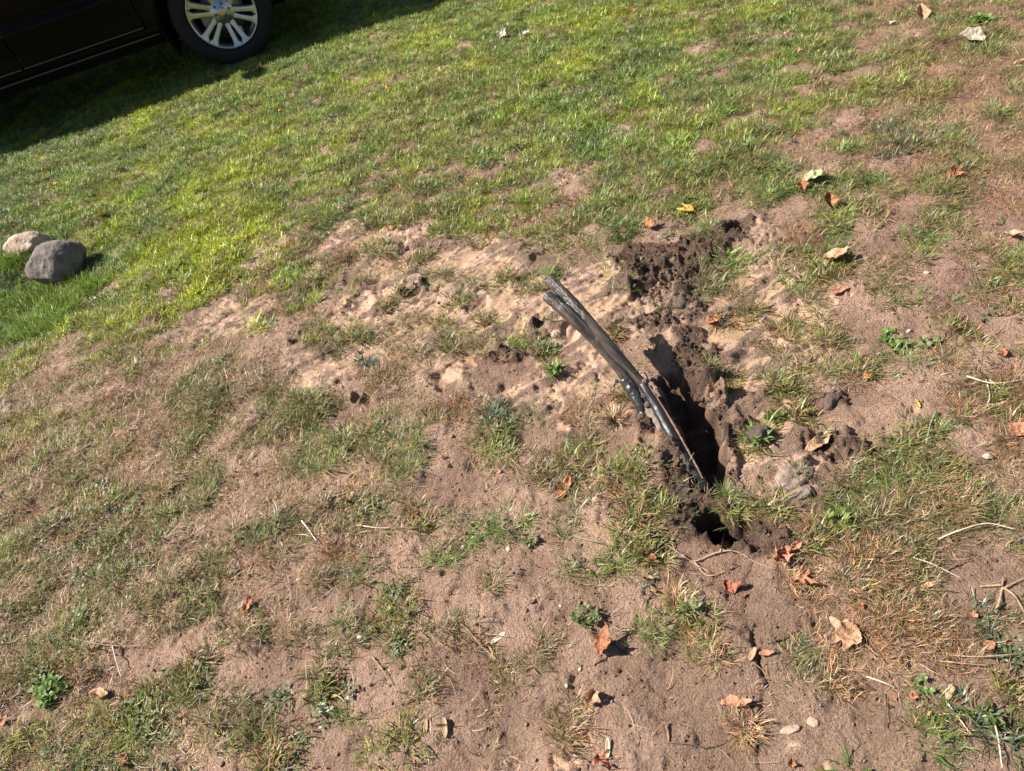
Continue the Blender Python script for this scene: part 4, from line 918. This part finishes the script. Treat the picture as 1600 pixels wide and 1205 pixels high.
# ------------------------------------------------------------------ parked car (local: x forward, y away from us, z up, origin under the front wheel)
HUBZ, RA = .385, .49
hubw = at(346.7, 21, HUBZ); YAW = math.radians(CAR_YAW)
car = empty('parked_car', (hubw[0], hubw[1], 0), YAW)
car.location.z = float(hz(hubw[0], hubw[1])) * 0 - .0
tag(car, 'black car with split-spoke silver wheels parked on the lawn at the top left', 'car')
P_BLK = mat('black_paint', (.002, .0025, .002), .20, spec=.10); P_TRIM = mat('black_trim', (.004, .004, .004), .8, spec=.2); P_CHR = mat('chrome_trim', (.09, .09, .085), .35, metal=1)
P_RUB = mat('tyre_rubber', (.006, .006, .006), .85, bump=.2, bscale=120); P_ALY = mat('alloy', (.42, .43, .44), .27, metal=.9); P_ALD = mat('nut_and_pocket_shade', (.10, .10, .11), .4, metal=.8); P_GOLD = mat('gold_badge', (.62, .42, .10), .3, metal=.8)
P_GLS = mat('tinted_glass', (.012, .014, .016), .05, spec=.8); P_DSC = mat('brake_steel', (.22, .21, .20), .45, metal=.8); P_LMP = mat('lamp_glass', (.5, .5, .5), .08, metal=.3); P_RED = mat('red_lamp', (.35, .01, .01), .15)
XD0, XD1, XD2, XW = -.600, -1.60, -2.56, -3.07
def zb(x):
    r = .372
    for xw in (0, XW):
        d = abs(x - xw)
        if d < RA: r = max(r, HUBZ + math.sqrt(RA * RA - d * d))
    return r
def side_y(x, z):
    f = float(sm(-.62, -1.05, x)) if x > -2 else 1.0                      # the crease dies out towards the front wheel
    y = np.interp(z, [.37, .40, .44, .47, .56, .64, .70, .725, .76, .80, .95, 1.05, 1.13], [.10, .050, .040, .036, .034, .030 - .012 * f, .026 - .030 * f, .026 - .026 * f, .022 + .012 * f, .024, .012, .022, .060])
    y += .10 * max(0, (x - .45) / .5) ** 2 + .10 * max(0, (-3.6 - x) / .8) ** 2
    for xw in (0, XW):
        d = math.hypot(x - xw, z - HUBZ); y -= .018 * math.exp(-((d - RA) / .06) ** 2)
    return y
def mir(p, s): return (p[0], p[1] if s > 0 else 2.04 - p[1], p[2])
def panel(name, x0, x1, z0f, z1f, s, m, nz=30, nx=None, parent=car, off=0.0):
    nx = nx or max(6, int((x1 - x0) / .025)); V = []; Fc = []
    for i in range(nx + 1):
        x = x0 + (x1 - x0) * i / nx; a, b = z0f(x), z1f(x)
        for j in range(nz + 1):
            z = a + (b - a) * j / nz; V.append(mir((x, side_y(x, z) + off, z), s))
    for i in range(nx):
        for j in range(nz):
            a = i * (nz + 1) + j; q = (a, a + 1, a + nz + 2, a + nz + 1); Fc.append(q if s < 0 else q[::-1])
    o = link_mesh(name, V, Fc, m, parent); sf = o.modifiers.new('thick', 'SOLIDIFY'); sf.thickness = .025; sf.offset = -1; return o
BELT = lambda x: 1.13 if x < -.3 else 1.13 - .10 * ((x + .3) / 1.25) ** 2
g_ = .004
for s in (1, -1):
    panel('fender', XD0 + g_, .90, zb, BELT, s, P_BLK, nx=80)
    for nm, a, b in (('front_door', XD1, XD0), ('rear_door', XD2, XD1)):
        d_ = panel(nm, a + g_, b - g_, lambda x: max(zb(x), .452), BELT, s, P_BLK, nz=44)
        hd_ = link_bm('door_handle', (lambda bm: (bmesh.ops.create_cube(bm, size=1), bmesh.ops.scale(bm, vec=(.19, .022, .026), verts=bm.verts), bmesh.ops.bevel(bm, geom=bm.edges[:], offset=.009, segments=3, affect='EDGES'), bmesh.ops.translate(bm, verts=bm.verts, vec=mir((a + .15, .0, 1.0), s)), bm)[-1])(bmesh.new()), P_CHR, d_, True)
        wv = [(a + .05, .062, 1.15), (b - (.10 if nm == 'rear_door' else .12), .062, 1.15), (b - (.10 if nm == 'rear_door' else .52), .200, 1.66), (b - (.14 if nm == 'rear_door' else .62), .232, 1.78), (a + .06, .232, 1.78)]
        wv = [mir((p[0], p[1] - .006, p[2]), s) for p in wv]; bm = bmesh.new(); f_ = bm.faces.new([bm.verts.new(p) for p in (wv if s > 0 else wv[::-1])]); ex = bmesh.ops.extrude_face_region(bm, geom=[f_])
        bmesh.ops.translate(bm, verts=[v for v in ex['geom'] if isinstance(v, bmesh.types.BMVert)], vec=(0, .004 * s, 0)); link_bm('window', bm, P_GLS, d_)
        panel('door_chrome', a + .01, b - .012, lambda x: .453, lambda x: .465, s, P_CHR, nz=2, parent=d_, off=-.008)
    panel('rear_quarter', -4.34, XD2 - g_, zb, BELT, s, P_BLK, nx=90)
    panel('rocker', XW + RA + .03, -RA - .02, lambda x: .382, lambda x: .447, s, P_BLK, nz=8)
    # bright moulding along the very bottom of the sill
    V, Fc = tube([mir((x_, .072, .382), s) for x_ in np.linspace(XW + RA + .03, -RA - .03, 20)], .0105, 10); link_mesh('sill_moulding', V, Fc, P_CHR, car)
    # door mirror
    bm = rock_bm(.07, .13, .085, 5, 4, .0, 0); bmesh.ops.translate(bm, verts=bm.verts, vec=mir((-1.02, -.09, 1.20), s)); mo = link_bm('door_mirror', bm, P_BLK, car, True)
    link_mesh('mirror_arm', *tube([mir((-.95, .08, 1.13), s), mir((-.97, -.04, 1.16), s)], .025, 10), P_TRIM, mo)
    # lamps
    for nm, xx, zz, sc__, mm_ in (('headlight', .80, .92, (.13, .10, .07), P_LMP), ('tail_light', -4.33, 1.15, (.06, .09, .20), P_RED)):
        bm = rock_bm(*sc__, 9, 4, 0, 0); bmesh.ops.translate(bm, verts=bm.verts, vec=mir((xx, .17, zz), s)); link_bm(nm, bm, mm_, car, True)
# upper body lofted along the length
st = [(.96, .93, .22, .80), (.93, 1.02, .16, .86), (.85, 1.07, .14, 1.0), (.5, 1.13, .13, 1.06), (0, 1.18, .12, 1.10), (-.35, 1.22, .11, 1.12), (-.42, 1.25, .12, 1.12), (-1.18, 1.82, .26, 1.12), (-1.35, 1.88, .27, 1.12), (-2.5, 1.92, .27, 1.12), (-3.8, 1.89, .27, 1.12), (-4.12, 1.84, .26, 1.12), (-4.30, 1.45, .20, 1.12), (-4.40, 1.13, .14, 1.05)]
V = []; Fc = []; prof = [(0, 0), (.35, .33), (.72, .70), (.90, .88), (.97, .955), (1.0, .985), (1.6, 1.0)]
for (x_, zt, yt, zl) in st:
    row = []
    for (u, v_) in prof:
        y_ = .066 + (yt - .066) * min(u, 1) + (.5 * (1.02 - yt) if u > 1 else (.035 if u == 1 else (.012 if u > .95 else 0))); row.append((x_, y_, zl + (zt - zl) * v_))
    row.append((x_, 1.02, zt + .012)); row += [(a, 2.04 - b, c) for a, b, c in row[-2::-1]]; V += row
n_ = len(prof) * 2 + 1
for i in range(len(st) - 1):
    for j in range(n_ - 1): a = i * n_ + j; Fc.append((a, a + 1, a + n_ + 1, a + n_))
Fc.append(tuple(range(n_))); Fc.append(tuple((len(st) - 1) * n_ + k for k in range(n_))[::-1])
body = link_mesh('body', V, Fc, P_BLK, car); body.data.set_sharp_from_angle(angle=math.radians(40))
def slab(name, pts, m, th, parent=car):
    bm = bmesh.new(); f_ = bm.faces.new([bm.verts.new(p) for p in pts]); bm.normal_update(); ex = bmesh.ops.extrude_face_region(bm, geom=[f_]); nrm = f_.normal
    bmesh.ops.translate(bm, verts=[v for v in ex['geom'] if isinstance(v, bmesh.types.BMVert)], vec=nrm * th); bmesh.ops.recalc_face_normals(bm, faces=bm.faces); return link_bm(name, bm, m, parent)
slab('windscreen', [(-.46, .26, 1.30), (-.46, 1.78, 1.30), (-1.12, 1.70, 1.80), (-1.12, .34, 1.80)], P_GLS, .012)
slab('rear_window', [(-4.325, .32, 1.40), (-4.325, 1.72, 1.40), (-4.16, 1.68, 1.79), (-4.16, .36, 1.79)], P_GLS, .012)
def box(name, a, b, m, bev=.03, parent=car):
    bm = bmesh.new(); bmesh.ops.create_cube(bm, size=1); bmesh.ops.scale(bm, vec=[b[i] - a[i] for i in range(3)], verts=bm.verts); bmesh.ops.translate(bm, vec=[(a[i] + b[i]) / 2 for i in range(3)], verts=bm.verts)
    if bev: bmesh.ops.bevel(bm, geom=bm.edges[:], offset=bev, segments=3, affect='EDGES')
    return link_bm(name, bm, m, parent, True, 40)
box('front_bumper', (.70, .12, .34), (1.02, 1.92, .66), P_BLK, .08); box('grille', (.88, .32, .60), (.985, 1.72, .97), P_TRIM, .03); box('rear_bumper', (-4.52, .10, .40), (-4.28, 1.94, .72), P_BLK, .07)
box('tailgate', (-4.42, .14, .62), (-4.33, 1.90, 1.14), P_BLK, .03); box('underbody', (-4.2, .32, .25), (.75, 1.72, .60), P_TRIM, .05); box('engine_bay', (-.62, .30, .5), (.86, 1.74, 1.02), P_TRIM, .05)
for xw in (0, XW):
    for s in (1, -1):
        V, Fc = [], []
        for k in range(33):
            a = math.radians(-22 + 224 * k / 32)
            for yy in (.045, .36): V.append(mir((xw + (RA + .012) * math.cos(a), yy, HUBZ + (RA + .012) * math.sin(a)), s))
        for k in range(32): Fc.append((2 * k, 2 * k + 1, 2 * k + 3, 2 * k + 2))
        o = link_mesh('wheel_arch_liner', V, Fc, P_TRIM, car); o.modifiers.new('t', 'SOLIDIFY').thickness = .01
# wheels
def lathe(prof, seg=96, fn=None):
    V, Fc = [], []; n = len(prof)
    for k in range(seg):
        a = 2 * math.pi * k / seg
        for j, (r, y) in enumerate(prof):
            if fn: r = fn(j, k, r)
            V.append((r * math.cos(a), y, r * math.sin(a)))
    for k in range(seg):
        for j in range(n - 1): Fc.append((k * n + j, k * n + j + 1, ((k + 1) % seg) * n + j + 1, ((k + 1) % seg) * n + j))
    return V, Fc
RR = .272
def wheel():
    w_ = empty('wheel', (0, 0, 0))
    tp = [(RR - .004, .05), (RR + .004, .026), (RR + .022, .010), (RR + .045, .003), (RR + .075, .002), (RR + .10, .012), (.389, .030), (.396, .045), (.400, .058), (.402, .065), (.402, .135), (.402, .205), (.400, .212), (.389, .240), (RR + .10, .258), (RR + .05, .268), (RR, .25)]
    def tr_(j, k, r): return r - (.009 if (j in (6, 7, 8) and k % 4 == 0) else 0)
    ty = link_mesh('tyre', *lathe(tp, 192, tr_), P_RUB, w_); ty.data.set_sharp_from_angle(angle=math.radians(35))
    rim = link_mesh('rim', *lathe([(RR - .002, .034), (RR, .022), (RR - .005, .0155), (RR - .012, .017), (RR - .016, .027), (RR - .024, .034), (RR - .028, .06), (RR - .034, .13), (RR - .034, .25)], 96), P_ALY, w_)
    V, Fc = [], []
    us = [.050, .085, .105, .125, .165, .205, .228, .242, RR - .012]
    si = [0, 0, .001, .007, .011, .015, .016, .003, 0]
    so = [.040, .044, .045, .046, .052, .058, .064, .076, .092]
    yf = [.052, .050, .047, .044, .038, .032, .028, .025, .021]
    for k6 in range(6):
        a = math.radians(40 + 60 * k6)
        for sg in (1, -1):
            i0 = len(V)
            for u, a_, b_, y_ in zip(us, si, so, yf):
                md_ = (a_ + b_) / 2
                cs = [(a_ * .55, y_ + .045), (a_ * .8, y_ + .012), (a_ + .0035, y_ + .001), (md_, y_ - .0015), (b_ - .006, y_), (b_, y_ + .006), (b_ + .004, y_ + .05)]
                for v_, yy in cs:
                    v2 = v_ * sg; V.append((u * math.cos(a) - v2 * math.sin(a), yy, u * math.sin(a) + v2 * math.cos(a)))
            m_ = 7
            for i in range(len(us) - 1):
                for j in range(m_ - 1): q = i0 + i * m_ + j; f4 = (q, q + 1, q + m_ + 1, q + m_); Fc.append(f4 if sg > 0 else f4[::-1])
    sp = link_mesh('spoke_face', V, Fc, P_ALY, w_); sp.data.set_sharp_from_angle(angle=math.radians(18))
    link_mesh('hub_face', *lathe([(.0005, .046), (.040, .046), (.044, .049), (.088, .049), (.094, .056), (.096, .09)], 48), P_ALY, w_)
    for k6 in range(6):
        a = math.radians(10 + 60 * k6); c_ = Vector((.062 * math.cos(a), .047, .062 * math.sin(a)))
        V, Fc = lathe([(.0005, -.010), (.0065, -.009), (.0085, -.004), (.0090, .002), (.0130, .0035), (.0185, .0015), (.0195, .006)], 18); link_mesh('lug_nut', [Vector(v) + c_ for v in V], Fc, P_ALD, w_)  # wide dark flange: shade of the lug pocket put into the nut's colour
    cap = link_mesh('centre_cap', *lathe([(.0005, .036), (.028, .037), (.034, .040), (.037, .047)], 40), P_ALY, w_)
    bt = [(-.025, -.004), (-.021, .007), (-.009, .007), (-.0075, .013), (.0105, .013), (.009, .007), (.0255, .007), (.0215, -.006), (.009, -.006), (.0075, -.013), (-.0105, -.013), (-.009, -.006), (-.0255, -.006)][0:0] or [(-.0255, -.0065), (-.0215, .0065), (-.0095, .0065), (-.0080, .0125), (.0110, .0125), (.0095, .0065), (.0255, .0065), (.0215, -.0065), (.0095, -.0065), (.0080, -.0125), (-.0110, -.0125), (-.0095, -.0065)]
    ra = math.radians(20); bm = bmesh.new(); f_ = bm.faces.new([bm.verts.new((p * math.cos(ra) - q * math.sin(ra), .0365, p * math.sin(ra) + q * math.cos(ra))) for p, q in bt]); ex = bmesh.ops.extrude_face_region(bm, geom=[f_]); bmesh.ops.translate(bm, verts=[v for v in ex['geom'] if isinstance(v, bmesh.types.BMVert)], vec=(0, -.003, 0)); bmesh.ops.recalc_face_normals(bm, faces=bm.faces)
    link_bm('badge', bm, P_GOLD, w_)
    link_mesh('brake_disc', *lathe([(.06, .12), (.17, .12), (.17, .145), (.06, .145)], 64), P_DSC, w_)
    box('brake_caliper', (-.19, .10, -.09), (-.09, .17, .10), P_DSC, .015, w_)
    return w_
w0 = wheel(); w0.parent = car; w0.location = (0, 0, HUBZ)
for (xw, yy, rz) in ((XW, 0, 0), (0, 2.04, math.pi), (XW, 2.04, math.pi)):
    c_ = w0.copy(); C.objects.link(c_); c_.parent = car; c_.location = (xw, yy, HUBZ); c_.rotation_euler = (0, 0, rz)
    for ch in w0.children: d_ = ch.copy(); C.objects.link(d_); d_.parent = c_
